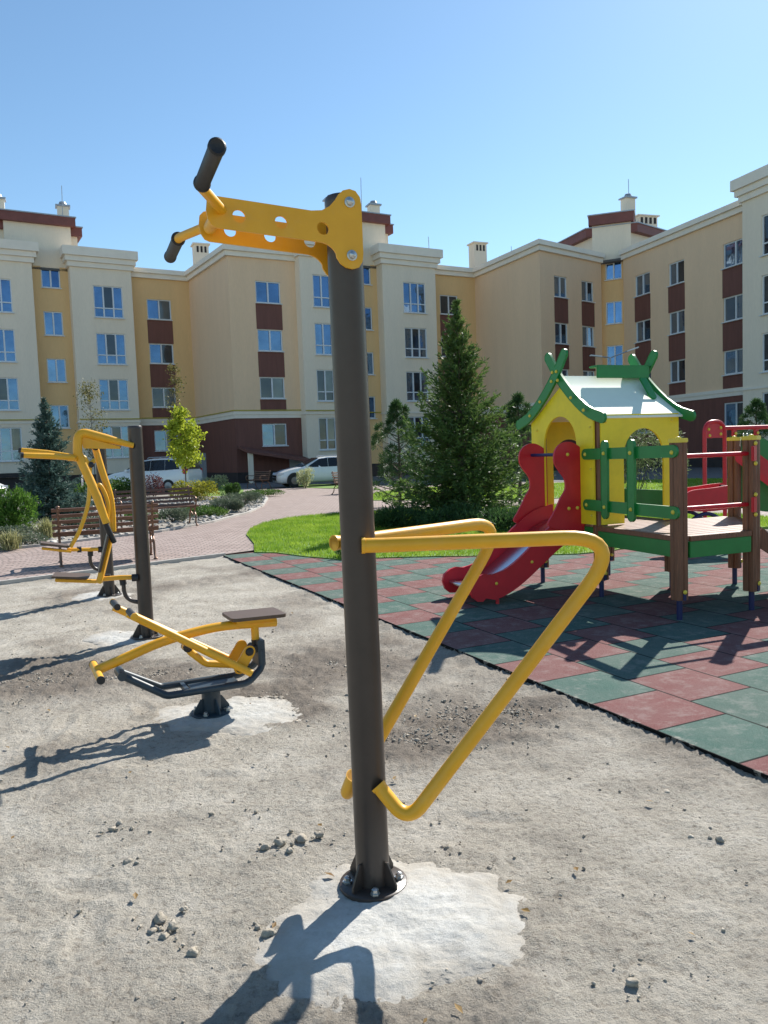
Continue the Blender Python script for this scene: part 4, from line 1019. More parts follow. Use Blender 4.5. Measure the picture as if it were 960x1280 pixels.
# ================================================================== BENCHES
def bench(label, loc, rz, L=1.6, group='slatted park benches along the path'):
    t = thing('park_bench', label, 'bench', loc, rz, group)
    s = MB()
    for i in range(5): s.box((0, -.34+i*.085, .435+.004*abs(i-2)), (L, .068, .032))
    s.build('seat', M['benchwood'], t, bevel=.005)
    bk = MB()
    for i in range(5):
        z = .475+i*.088; y = .055+.035*i*.62
        bk.obox((0, y, z), (L/2, 0, 0), (0, .0145, -.004), (0, .010, .024))
    bk.build('backrest', M['benchwood'], t, bevel=.004)
    for x in (-L/2+.09, L/2-.09):
        lg = MB()
        fl = spline([(x, -.40, .0), (x, -.335, .10), (x, -.345, .22), (x, -.27, .32), (x, -.33, .415)], 6)
        lg.tube(fl, .019, 8)
        lg.tube(spline([(x, .22, .0), (x, .13, .12), (x, .10, .26), (x, .015, .36), (x, .04, .45), (x, .085, .60), (x, .125, .74), (x, .15, .87)], 6), .019, 8)
        lg.tube(spline([(x, -.37, .41), (x, -.15, .40), (x, .04, .41)], 5), .017, 8)
        lg.tube(spline([(x, -.27, .32), (x, -.13, .24), (x, .0, .30)], 6), .014, 8)
        lg.dome((x, -.41, .012), (0, 0, 1), .035); lg.dome((x, .225, .012), (0, 0, 1), .035); lg.dome((x, .153, .875), (0, .2, 1), .03)
        lg.build('leg', M['iron'], t)
        ar = MB(); ar.tube(spline([(x, -.335, .41), (x, -.42, .52), (x, -.40, .63), (x, -.25, .655), (x, -.05, .64), (x, .10, .66)], 7), .018, 8)
        ar.tube([(x+.03*math.cos(q), -.375+.035*math.cos(q*1.0), .585+.035*math.sin(q)) for q in np.linspace(0, 5.2, 14)], .012, 6)
        ar.build('armrest', M['iron'], t)
    return t
bl_, brr = g(72, 711), g(203, 700)
bdir = math.atan2(brr.y-bl_.y, brr.x-bl_.x)
bench('brown slatted bench nearest, directly behind the yellow arm machines', ((bl_.x+brr.x)/2-.08, (bl_.y+brr.y)/2+.12, .03), bdir+math.pi, (brr-bl_).length+.02)
p = g(240, 660); bench('brown slatted bench at the edge of the stone bed, further along the path', (p.x-.75, p.y-.20, .06), R_(30), 1.8)
p = g(326, 611.5); bench('bench seen end on in front of the brown basement wall', (p.x, p.y, .03), R_(-52), 1.6)
p = g(424, 618); bench('bench half hidden behind the right of the tall graphite post', (p.x+.25, p.y, .03), R_(62), 1.5)

# ================================================================== EXERCISE MACHINES
def flange(t, r=.118, h=.012, post_r=.058, n=4, m='graphite', gh=.085, z0=.0, rot=.5):
    f = MB(); f.lathe([(r, 0), (r, h), (r-.004, h+.003), (.01, h+.003)], (0, 0, z0), 36)
    fo = f.build('base_flange', M[m], t)
    for i in range(n):
        a = rot+i*2*math.pi/n; d = Vector((math.cos(a), math.sin(a), 0)); s_ = Vector((-d.y, d.x, 0))
        gsm = MB(); gsm.prism([(post_r-.006, 0), (r-.012, 0), (r-.012, .016), (post_r+.012, gh), (post_r-.006, gh)], (0, 0, z0+h+.002), d, (0, 0, 1), s_*.007); gsm.build('gusset', M[m], fo)
        a2 = a+math.pi/n; d2 = Vector((math.cos(a2), math.sin(a2), 0))*(r-.028)
        b_ = MB(); b_.lathe([(.0, 0), (.017, 0), (.017, .006), (.012, .006), (.012, .018), (.008, .022), (.00001, .024)], (d2.x, d2.y, z0+h+.003), 6); b_.build('anchor_bolt', M['steel'], fo)
# ---- the tall station in front
c0 = g(467, 1108)
tp = ay(428, 246, c0.y)
st = thing('pull_up_station', 'tall graphite post in front with yellow bracket, black grips and two yellow looped rails', 'exercise machine', (c0.x, c0.y, .008), R_(21))
ROT = R_(21); PH = tp.z-.015
p_ = MB(); p_.lathe([(.058, .0), (.058, PH-.022), (.0585, PH-.020), (.059, PH-.004), (.054, PH+.004), (.0001, PH+.010)], (0, 0, 0), 40); p_.build('post', M['graphite'], st)
flange(st)
def plate(sgn):
    y = -sgn*(.068 if sgn > 0 else .085)
    pts = []
    pts += [(-.425, 2.163)]+[(-.11, 2.163)]+[(-.105+.055*math.sin(q), 2.118+.045*math.cos(q)) for q in np.linspace(.1, 1.2, 6)]
    pts += [(-.052, 2.122), (-.040, 2.104), (-.022, 2.092), (0, 2.088), (.022, 2.094), (.034, 2.112), (.038, 2.14)]
    pts += [(.038, 2.29), (.034, 2.315), (.020, 2.333), (0, 2.338), (-.022, 2.332), (-.038, 2.318), (-.050, 2.30), (-.068, 2.279), (-.095, 2.262), (-.13, 2.256)]
    pts += [(-.43, 2.256), (-.44, 2.253), (-.452, 2.240), (-.456, 2.21), (-.452, 2.185), (-.44, 2.168)]
    holes = [[(hx+.0195*math.cos(q), 2.206+.0195*math.sin(q)) for q in np.linspace(0, 2*math.pi, 20)[:-1]] for hx in (-.358, -.228, -.094)]
    tilt = lambda q: (q[0], q[1]-.075*min(0, q[0]+.05))
    pts = [tilt(q) for q in pts]; holes = [[tilt(q) for q in h_] for h_ in holes]
    m_ = MB(); m_.prism(pts, (0, y, 0), (1, 0, 0), (0, 0, 1), (0, .008, 0), holes)
    po = m_.build('bracket_plate', M['yellow'], st, bevel=.0015)
    for z in (2.296, 2.130):
        b_ = MB(); ax = (0, -sgn, 0); b_.lathe([(.0001, .0), (.017, .0), (.017, .003), (.0125, .004)], (-.002, y-sgn*.0042, z), 24, ax)
        b_.lathe([(.0125, .003), (.0125, .012), (.009, .015), (.0001, .016)], (-.002, y-sgn*.0042, z), 6, ax); b_.build('bolt', M['steel'], po)
for sg in (1, -1):
    plate(sg)
    pth = fillet([(-.405, -sg*.060, 2.245), (-.497, -sg*.258, 2.245), (-.497, -sg*.52, 2.25)], .05, 8)
    h = MB(); h.tube(pth, .0148, 16); ho = h.build('handlebar', M['yellow'], st)
    gr = MB(); gr.lathe([(.020, 0), (.0235, .003), (.0235, .012), (.0205, .016), (.0205, .245), (.0225, .25), (.0225, .262), (.018, .266), (.012, .262), (.0001, .262)], (-.497, -sg*.272, 2.2465), 24, (0, -sg, .012)); gr.build('grip', M['rubber'], ho)
    sp_ = MB(); sp_.tube([(-.425, sg*.002, 2.228), (-.425, -sg*.066, 2.228)], .02, 14); sp_.build('spacer_tube', M['yellow'], st)
    dL = 0 if sg > 0 else -.052
    rl = fillet([(-.012+dL, -sg*.070, 1.196), (.06+dL, -sg*.095, 1.194), (.40+dL*.4, -sg*.235, 1.194), (.79, -sg*.395, 1.194), (.085+dL*2.6, -sg*.135, .262), (.012+dL*.9, -sg*.058, .375)], [.05, .3, .17, .12], 10)
    r_ = MB(); r_.tube(rl, .0245, 20); [r_.tube([Vector(rl[i]), Vector(rl[i])+(Vector(rl[j])-Vector(rl[i])).normalized()*.012], [.0275, .0262], 20) for i, j in ((0, 1), (-1, -2))]; r_.build('dip_rail', M['yellow'], st)
lean = Vector((tp.x-c0.x, 0, tp.z)); st.rotation_euler = (0, math.atan2(lean.x, lean.z)*.9, 0)
st.rotation_euler = (Matrix.Rotation(math.atan2(lean.x, lean.z), 3, 'Y') @ Matrix.Rotation(ROT, 3, 'Z')).to_euler()

# ---- the rower
rw0 = g(265, 893)
rw = thing('rowing_machine', 'yellow rowing trainer with brown seat on a short dark blue grey pedestal', 'exercise machine', (rw0.x, rw0.y, .01), R_(26))
p_ = MB(); p_.lathe([(.055, .0), (.055, .155), (.05, .16), (.0001, .16)], (0, 0, 0), 28); p_.build('pedestal', M['bluegrey'], rw)
flange(rw, .125, .012, .055, 4, 'bluegrey', .08, 0, .2)
fr = MB()
for sg, x1 in ((1, .27), (-1, .24)):
    fr.tube(fillet([(-.50, -sg*.045, .315), (-.27, -sg*.10, .175), (.20, -sg*.10, .172), (.30, -sg*.06, .24), (.305, -sg*.05, .345)], [.07, .10, .06], 7), .021, 14)
fr.obox((.02, 0, .166), (.14, 0, 0), (0, .115, 0), (0, 0, .008)); fr.obox((-.15, 0, .174), (.012, 0, 0), (0, .10, 0), (0, 0, .014)); fr.obox((.302, 0, .33), (.022, 0, .0), (0, .065, 0), (0, 0, .075))
fr.tube([(-.50, -.075, .315), (-.50, .075, .315)], .026, 14)
fr.build('frame', M['bluegrey'], rw)
bm_ = MB(); bm_.tube(spline([(-.63, 0, .352), (-.46, 0, .405), (-.27, 0, .462), (-.06, 0, .497), (.12, 0, .508), (.42, 0, .492)], 6), .0275, 16); bmo = bm_.build('beam', M['yellow'], rw)
pg = MB(); pg.tube([(-.625, -.19, .345), (-.625, .19, .345)], .021, 14); pgo = pg.build('foot_bar', M['yellow'], rw)
for sg in (1, -1):
    q = MB(); q.tube([(-.625, sg*.188, .345), (-.625, sg*.198, .345)], .0225, 14); q.build('end_cap', M['rubber'], pgo)
se = MB(); pts = arc(.12, .085, .03, 0, 90, 5)+arc(-.12, .085, .03, 90, 180, 5)+arc(-.12, -.085, .03, 180, 270, 5)+arc(.12, -.085, .03, 270, 360, 5)
se.prism(pts, (.285, 0, .555), (1.12, 0, -.03), (0, 1.12, 0), (0, 0, .02)); so = se.build('seat', M['plyseat'], rw, bevel=.003)
sb = MB(); sb.obox((.285, 0, .530), (.12, 0, 0), (0, .05, 0), (0, 0, .014)); sb.build('seat_bracket', M['yellow'], rw)
sp = MB(); sp.tube([(.285, 0, .50), (.287, 0, .40)], .024, 14); sp.build('seat_post', M['yellow'], rw)
sp = MB(); sp.tube([(.287, 0, .405), (.29, 0, .36)], .026, 14); sp.tube([(.27, -.06, .355), (.27, .06, .355)], .02, 12); sp.build('damper', M['rubber'], rw)
for sg in (1, -1):
    rd = MB(); rd.tube([(-.46 if sg > 0 else -.50, -sg*.125, .675), (.215, -sg*.125, .235)], .0225, 14); ro = rd.build('handle_lever', M['yellow'], rw)
    hb = MB(); hx = -.445 if sg > 0 else -.485; hb.tube([(hx, -sg*.085, .678), (hx, -sg*.27, .678)], .019, 14); hb.build('hand_grip', M['rubber'], ro)
    hc = MB(); hc.tube([(hx, -sg*.268, .678), (hx, -sg*.278, .678)], .0205, 14); hc.build('end_cap', M['yellow'], ro)
    lk = MB(); lk.prism(arc(0, .055, .035, 0, 180, 8)+arc(0, -.055, .035, 180, 360, 8), (.19, -sg*.085, .31), Vector((.82, 0, -.57)), Vector((.57, 0, .82)), (0, .01, 0)); lo = lk.build('link_plate', M['yellow'], rw, bevel=.0015)
    for k in (1, -1):
        b_ = MB(); b_.dome(Vector((.19, -sg*.092, .31))+Vector((.57, 0, .82))*.055*k, (0, -sg, 0), .026, .014); b_.build('joint_cap', M['rubber'], lo)
lk = MB(); lk.tube(fillet([(-.13, 0, .475), (-.11, 0, .385), (-.02, 0, .30), (.16, 0, .265)], [.05, .07], 6), .021, 14); lo = lk.build('link_rod', M['yellow'], rw)
for sg in (1, -1):
    b_ = MB(); b_.dome((-.125, -sg*.03, .415), (0, -sg, 0), .028, .016); b_.build('joint_cap', M['rubber'], lo)
    b_ = MB(); b_.tube([(-.125, -sg*.034, .415), (-.125, 0, .415)], .026, 14); b_.build('joint_barrel', M['yellow'], lo)

# ---- the two arm machines on graphite posts
def local_xy(c, rz, P):
    d = Vector((P.x-c.x, P.y-c.y)); ca, sa = math.cos(rz), math.sin(rz); return Vector((d.x*ca+d.y*sa, -d.x*sa+d.y*ca))
def machine(name, label, base, ztop):
    t = thing(name, label, 'exercise machine', (base.x, base.y, .008), 0.0, 'yellow arm machines on graphite posts')
    p_ = MB(); p_.lathe([(.062, 0), (.060, ztop-.02), (.061, ztop-.004), (.056, ztop+.003), (.0001, ztop+.008)], (0, 0, 0), 32); p_.build('post', M['graphite'], t)
    flange(t, .135, .012, .06, 4, 'graphite', .10, 0, .6); return t
n0 = g(184, 797); nz_ = ay(174, 534, n0.y).z
mn = machine('pull_down_machine', 'nearer yellow pull down machine whose arched arm reaches left from the front graphite post', n0, nz_)
def L_(px, py, dy=0.0): q = ay(px, py, n0.y+dy); return Vector((q.x-n0.x, q.y-n0.y, q.z-.008))
# arched arm: flat sided box tube from post to apex, then down
arm = MB(); A_ = [L_(167, 557, -.05), L_(140, 550, -.12), L_(108, 541, -.20)]
arm.tube(fillet([A_[0], L_(130, 547, -.14), L_(96, 538, -.22), L_(91, 566, -.24)], [.2, .06], 6), [.026]+[.040]*17+[.036], 14) if False else None
pp = fillet([L_(167, 557, -.06), L_(130, 547.5, -.14), L_(97, 538.5, -.22), L_(97, 566, -.24), L_(121, 620, -.22), L_(133, 654, -.20)], [.2, .09, .1, .3], 6)
arm.tube(pp, [.022]+[.037]*(len(pp)-2)+[.03], 14)
ao = arm.build('arched_arm', M['yellow'], mn)
b_ = MB(); b_.tube([L_(165, 557, -.05), L_(171, 558.5, .0)], .034, 14); b_.build('pivot_bush', M['rubber'], ao)
gs_ = MB(); gs_.prism([(0, 0), (.30, -.055), (.30, -.075), (.02, -.10)], L_(101, 545, -.215), (L_(131, 548, -.15)-L_(101, 545, -.215)).normalized(), (0, 0, 1), (.006, .012, 0)); gs_.build('gusset_plate', M['yellow'], ao)
for sg in (0, 1):
    h = MB(); a, c = L_(93, 571+sg*1.5, -.25-.06*sg), L_(27+sg*2, 563+sg*6, -.34-.20*sg); h.tube([a, (a+c)/2+Vector((0, 0, .004)), c], [.020, .024, .021], 14); ho = h.build('handlebar', M['yellow'], mn)
    e = MB(); e.tube([c, c+(c-a).normalized()*.02], .022, 14); e.build('end_cap', M['rubber'], ho)
h = MB(); h.tube([L_(86, 572, -.24), L_(98, 573, -.26)], .028, 12); h.build('handle_joint', M['yellow'], mn)
gr = MB(); gr.tube([L_(130, 650, -.2), L_(136, 664, -.17), L_(143, 678, -.14)], [.022, .024, .022], 14); gr.build('black_grip', M['rubber'], mn)
# rear lever from pivot to back of seat
rl = MB(); rl.tube(spline([L_(119, 560, -.12), L_(128, 590, -.12), L_(137, 618, -.11), L_(140, 640, -.10), L_(141, 664, -.09)], 5), .028, 14); ro = rl.build('swing_lever', M['yellow'], mn)
b_ = MB(); b_.dome(L_(119, 558.5, -.15), (0, -1, 0), .030, .02); b_.tube([L_(119, 558.5, -.14), L_(119, 558.5, -.07)], .03, 14); b_.build('joint_cap', M['rubber'], ro)
lp_ = MB(); lp_.tube(spline([L_(119, 611, -.20), L_(124, 606, -.19), L_(131, 617, -.17), L_(135, 632, -.16), L_(134, 650, -.16)], 6), .018, 12); lp_.build('guide_loop', M['yellow'], mn)
# seat on its bracket, backrest bar
br = MB(); br.tube([L_(123, 724, -.10), L_(150, 722, -.05), L_(178, 721.5, 0)], .021, 12); bro = br.build('seat_bracket', M['yellow'], mn)
for px in (134, 169):
    b_ = MB(); b_.tube([L_(px-4, 722.3, -.06), L_(px+4, 721.8, -.05)], .032, 14); b_.build('joint_bush', M['rubber'], bro)
ss = MB(); a, c = L_(69, 723, -.20), L_(121, 725, -.10); ss.bar(a-Vector((0, 0, .012)), c-Vector((0, 0, .012)), .07, .026); ss.build('seat_frame', M['yellow'], mn, bevel=.004)
ss = MB(); a, c = L_(66, 720, -.20), L_(112, 721.5, -.12); ss.bar(a+Vector((0, 0, .008)), c+Vector((0, 0, .008)), .28, .016); ss.build('seat', M['plyseat'], mn, bevel=.006)
bb_ = MB(); bb_.bar(L_(124, 729, -.12), L_(139, 667, -.10), .05, .045, (1, 0, 0)); bo = bb_.build('backrest_bar', M['yellow'], mn, bevel=.006)
bb_ = MB(); bb_.bar(L_(124, 714, -.13), L_(135, 668, -.11), .20, .018, (-.93, -.36, 0)); bb_.build('backrest', M['plyseat'], mn, bevel=.006)
hk = MB(); hk.tube(spline([L_(154, 727, -.02), L_(156, 742, -.02), L_(163, 750, -.01), L_(176, 753.5, 0)], 6), .018, 12); hk.build('stop_hook', M['graphite'], mn)
hk = MB(); hk.tube([L_(153, 724, -.02), L_(154.5, 731, -.02)], .028, 12); hk.build('rubber_stop', M['rubber'], mn)
# ---- further machine
f0 = g(137, 745); fz_ = ay(131, 560, f0.y).z
mf = machine('chest_press_machine', 'further yellow press machine on the rear graphite post with its seat towards the bench', f0, fz_)
def L_(px, py, dy=0.0): q = ay(px, py, f0.y+dy); return Vector((q.x-f0.x, q.y-f0.y, q.z-.008))
rl = MB(); rl.tube(spline([L_(113, 577, -.10), L_(112, 600, -.14), L_(110, 630, -.18), L_(100, 662, -.24), L_(88, 684, -.28)], 6), .022, 12); ro = rl.build('swing_lever', M['yellow'], mf)
b_ = MB(); b_.dome(L_(114, 581, -.16), (0, -1, 0), .033, .02); b_.tube([L_(114, 581, -.15), L_(114, 581, -.08)], .033, 14); b_.build('joint_cap', M['rubber'], ro)
tw = MB(); tw.tube([L_(114, 579, -.10), L_(121, 573, -.06), L_(130, 572, 0)], .026, 12); tw.build('top_bracket', M['yellow'], mf)
ha = MB(); ha.tube(spline([L_(112, 583, -.14), L_(106, 572, -.16), L_(99, 571, -.2), L_(92, 573, -.25)], 5), .02, 12); ha.build('handle_arm', M['yellow'], mf)
br = MB(); br.tube([L_(84, 687, -.24), L_(110, 687, -.12), L_(133, 686, 0)], .022, 12); bro = br.build('seat_bracket', M['yellow'], mf)
for px in (99, 125):
    b_ = MB(); b_.tube([L_(px-2.5, 687, -.17 if px < 110 else -.05), L_(px+2.5, 686.7, -.15 if px < 110 else -.03)], .034, 14); b_.build('joint_bush', M['rubber'], bro)
ss = MB(); a, c = L_(52, 684, -.36), L_(89, 688, -.24); ss.bar(a-Vector((0, 0, .012)), c-Vector((0, 0, .012)), .07, .026); ss.build('seat_frame', M['yellow'], mf, bevel=.004)
ss = MB(); a, c = L_(50, 680, -.36), L_(86, 684, -.24); ss.bar(a+Vector((0, 0, .012)), c+Vector((0, 0, .012)), .28, .024); ss.build('seat', M['plyseat'], mf, bevel=.006)
hk = MB(); hk.tube(spline([L_(113, 690, -.06), L_(113, 702, -.06), L_(118, 710, -.04), L_(128, 713.5, 0)], 6), .020, 12); hk.build('stop_hook', M['graphite'], mf)
hk = MB(); hk.tube([L_(113, 688, -.06), L_(113, 695, -.06)], .030, 12); hk.build('rubber_stop', M['rubber'], mf)

# ================================================================== PLAY STRUCTURE
H0 = Vector((2.08, 7.56, .034)); PR = R_(22)
pt_ = thing('play_tower', 'yellow playhouse tower with white roof, green trim, red slide and timber deck', 'playhouse', H0, PR)
DZ = .70   # deck top above the mat
def pbolt(t, p, ax, r=.019): b_ = MB(); b_.dome(p, ax, r, .013); return b_.build('bolt_cap', M['bolt'], t)
def post(x, y, ztop, zbot=.17, cap=True, rz=0.0, w=.115, bolts=()):
    p_ = MB(); h = w/2; c = .018; gq = .010
    prof = [(-h+c, -h), (-gq, -h), (0, -h+gq), (gq, -h), (h-c, -h), (h, -h+c), (h, -gq), (h-gq, 0), (h, gq), (h, h-c), (h-c, h), (gq, h), (0, h-gq), (-gq, h), (-h+c, h), (-h, h-c), (-h, gq), (-h+gq, 0), (-h, -gq), (-h, -h+c)]
    ca, sa = math.cos(rz), math.sin(rz)
    p_.prism(prof, (x, y, (ztop+zbot)/2), (ca, sa, 0), (-sa, ca, 0), (0, 0, ztop-zbot)); po = p_.build('post', M['timber'], pt_)
    f = MB(); f.tube([(x, y, -.01), (x, y, zbot+.07)], .024, 12); f.build('steel_foot', M['pblue'], po)
    f = MB(); f.obox((x+sa*(h+.002), y-ca*(h+.002), zbot+.035), (ca*.016, sa*.016, 0), (-sa*.004, ca*.004, 0), (0, 0, .035)); f.build('foot_strap', M['pblue'], po)
    pbolt(po, (x+sa*(h+.010), y-ca*(h+.010), zbot+.07), (sa, -ca, 0))
    if cap:
        q = MB(); q.prism([(a*1.12, b_*1.12) for a, b_ in prof if abs(a) > gq*1.01 and abs(b_) > gq*1.01], (x, y, ztop+.017), (ca, sa, 0), (-sa, ca, 0), (0, 0, .036)); q.dome((x, y, ztop+.034), (0, 0, 1), .022, .016); q.build('post_cap', M['bolt'], po, bevel=.006)
    return po
W, D_ = .93, 1.07
pA, pR, pB = (-.08, -1.15), (.70, -1.17), (1.58, -.14)
poA = post(*pA, 1.475); poR = post(*pR, 1.475, rz=.3); poB = post(*pB, 1.475, rz=.6)
for x, y in ((.03, .02), (W-.02, .03), (.03, D_-.03), (W-.02, D_-.03)): post(x, y, 1.72, cap=False)
# decks
def deck(name, poly, m=None):
    d_ = MB(); xs = [q[1] for q in poly]; y0, y1 = min(xs), max(xs); k = int((y1-y0)/.105)+1
    for i in range(k):
        ya, yb = y0+i*.105, min(y1, y0+i*.105+.096); ym = (ya+yb)/2; cr = []
        for j in range(len(poly)):
            a, c = poly[j], poly[(j+1) % len(poly)]
            if (a[1] > ym) != (c[1] > ym): cr.append(a[0]+(c[0]-a[0])*(ym-a[1])/(c[1]-a[1]))
        cr.sort()
        if len(cr) >= 2: d_.box(((cr[0]+cr[-1])/2, ym, DZ-.017), (cr[-1]-cr[0], yb-ya, .034))
    return d_.build(name, M['deckwood'], pt_, bevel=.004)
poly2 = [(0.0, .05), (-.05, -1.18), (.72, -1.2), (1.60, -.12), (W, .05)]
deck('deck', poly2); deck('deck', [(.0, .055), (W, .055), (W, D_), (0, D_)])
def edge(a, c, z0, z1, m, name, th=.035):
    a, c = Vector((*a, 0)), Vector((*c, 0)); e = MB(); e.bar(a+Vector((0, 0, (z0+z1)/2)), c+Vector((0, 0, (z0+z1)/2)), th, z1-z0); return e.build(name, m, pt_, bevel=.004)
for a, c in (((-.03, -.04), (-.085, -1.11)), ((-.02, -1.195), (.64, -1.21)), ((.76, -1.155), (1.56, -.20))):
    edge(a, c, DZ-.042, DZ+.002, M['timber'], 'deck_edge', .05); edge(a, c, DZ-.18, DZ-.045, M['pgreen'], 'deck_beam')
edge((0, .06), (0, D_-.06), DZ-.18, DZ-.02, M['pgreen'], 'deck_beam'); edge((.1, D_), (W-.1, D_), DZ-.18, DZ-.02, M['pgreen'], 'deck_beam'); edge((1.0, .02), (1.52, -.1), DZ-.18, DZ-.02, M['pgreen'], 'deck_beam')
# house walls
EV, AP = 1.74, 2.075
ZB = DZ+.012
def arch_hole(c, w, ztop, zb): r = w/2; return [(c-r, zb)]+[(c-r*math.cos(q), ztop-r*1.0+r*math.sin(q)) for q in np.linspace(0, math.pi, 17)]+[(c+r, zb)]
def wall_door(outline_l, outline_r, hole, o, ex, th, name):
    # outline with an arch cut from the foot: one polygon
    poly = outline_l+outline_r
    m_ = MB(); m_.prism(poly, o, ex, (0, 0, 1), th, ()); return m_
def gable(x, hole, name):
    poly = [(0.0, ZB)]+hole+[(D_, ZB), (D_, EV), (D_/2, AP), (0.0, EV)]
    m_ = MB(); m_.prism(poly, (x, 0, 0), (0, 1, 0), (0, 0, 1), (.022, 0, 0)); return m_.build(name, M['pyellow'], pt_, bevel=.002)
hf = [(.27, ZB)]+[(.55-.28*math.cos(q), 1.50+.285*math.sin(q)) for q in np.linspace(0, math.pi, 17)]+[(.83, ZB)]
gf_ = gable(-.045, hf, 'front_gable_wall')
hb_ = [(.16, ZB)]+[(.55-.39*math.cos(q), 1.46+.32*math.sin(q)) for q in np.linspace(0, math.pi, 17)]+[(.94, ZB)]
gable(W+.03, hb_, 'rear_gable_wall')
def sidew(y, x0, x1, hole, name):
    poly = [(x0, ZB)]+hole+[(x1, ZB), (x1, EV+.03), (x0, EV+.03)]
    m_ = MB(); m_.prism(poly, (0, y, 0), (1, 0, 0), (0, 0, 1), (0, .022, 0)); return m_.build(name, M['pyellow'], pt_, bevel=.002)
hs = [(.26, ZB)]+[(.505-.245*math.cos(q), 1.36+.27*math.sin(q)) for q in np.linspace(0, math.pi, 17)]+[(.75, ZB)]
sw = sidew(-.042, -.005, W+.01, hs, 'side_wall'); hs2 = [(.24, ZB)]+[(.46-.22*math.cos(q), 1.34+.22*math.sin(q)) for q in np.linspace(0, math.pi, 17)]+[(.68, ZB)]
m_ = MB(); m_.prism([(-.005, ZB)]+hs2+[(W+.01, ZB), (W+.01, EV+.03), (-.005, EV+.03)], (0, D_+.045, 0), (1, 0, 0), (0, 0, 1), (0, .022, 0)); m_.build('side_wall', M['pyellow'], pt_, bevel=.002)
m_ = MB(); m_.obox((W+.055, D_/2, ZB+.14), (.012, 0, 0), (0, D_/2-.08, 0), (0, 0, .138)); m_.build('low_green_panel', M['pgreen'], pt_, bevel=.006)
for y, z in ((.04, 1.655), (.04, .80), (.04, 1.25), (.955, 1.66)): pbolt(gf_, (-.057, y, z), (-1, 0, 0), .013)
for x, z in ((.05, 1.70), (.05, 1.2), (.05, .78), (W-.05, .78), (W-.08, 1.7)): pbolt(sw, (x, -.054, z), (0, -1, 0), .013)
# roof: two slightly dished white panels, barge boards crossing in horns
for sg in (1, -1):
    rp = MB(); k = 8; x0, x1 = -.075, W+.06; vs = []
    for i in range(k+1):
        q = i/k; y = D_/2-sg*q*.60; z = 2.195-.445*(q**.82)*1.0
        for zz in (z, z-.018): vs += [(x0, y, zz), (x1, y, zz)]
    fs = []
    for i in range(k):
        p, q = 4*i, 4*i+4; f = [(p, p+1, q+1, q), (p+2, q+2, q+3, p+3), (p, q, q+2, p+2), (p+1, p+3, q+3, q+1)]
        fs += f if sg < 0 else [x[::-1] for x in f]
    fs += [(0, 2, 3, 1), (4*k, 4*k+1, 4*k+3, 4*k+2)]
    rp.add(vs, fs, False); rp.build('roof_panel', M['pwhite'], pt_, smooth=True, ang=30)
    for x, nm in ((-.088, 'barge_board'), (W+.075, 'barge_board')):
        cl = spline([(D_/2-sg*.705, 1.735), (D_/2-sg*.50, 1.805), (D_/2-sg*.27, 1.955), (D_/2-sg*.03, 2.17), (D_/2+sg*.155, 2.395)], 7)
        up = []; lo = []
        for i, p in enumerate(cl):
            tn = (cl[min(i+1, len(cl)-1)]-cl[max(0, i-1)]).normalized(); nn = Vector((-tn.y, tn.x)); w = .052
            up.append(p+nn*w); lo.append(p-nn*w)
        tn = (cl[-1]-cl[-2]).normalized(); nn = Vector((-tn.y, tn.x)); cap = [cl[-1]+nn*.052*math.cos(q)+tn*.052*math.sin(q) for q in np.linspace(.25, math.pi-.25, 7)]
        tn0 = (cl[0]-cl[1]).normalized(); nn0 = Vector((-tn0.y, tn0.x)); cap0 = [cl[0]+nn0*.052*math.cos(q)+tn0*.052*math.sin(q) for q in np.linspace(.25, math.pi-.25, 7)]
        poly = [tuple(p) for p in up+cap+lo[::-1]+cap0]
        bb = MB(); bb.prism(poly, (x+(.012 if sg > 0 else -.012)*(1 if x < 0 else -1), 0, 0), (0, 1, 0), (0, 0, 1), (.022, 0, 0)); bo = bb.build(nm, M['pgreen'], pt_, bevel=.003)
        s2 = -1 if x < 0 else 1
        for y, z in ((D_/2-sg*.47, 1.82), (D_/2-sg*.27, 1.955), (D_/2-sg*.055, 2.145), (D_/2-sg*.035, 2.235)): pbolt(bo, (x+s2*.028, y, z), (s2, 0, 0), .017)
rb = MB(); rb.obox((.66, .43, 2.225), (.33, 0, 0), (0, .012, 0), (0, 0, .060)); rb.obox((.66, .49, 2.287), (.33, 0, 0), (0, .07, 0), (0, 0, .010)); rb.build('ridge_board', M['pgreen'], pt_, bevel=.004)
tg = MB(); pts = [(-.045, .12)]+arc(0, -.12, .045, 180, 360, 8)+[(.045, .12)]
tg.prism(pts, (.86, .30, 2.06), (1, 0, 0), Vector((0, .60, .80)), Vector((0, -.8, .6))*.02); tg.build('roof_tongue', M['pgreen'], pt_, bevel=.003)
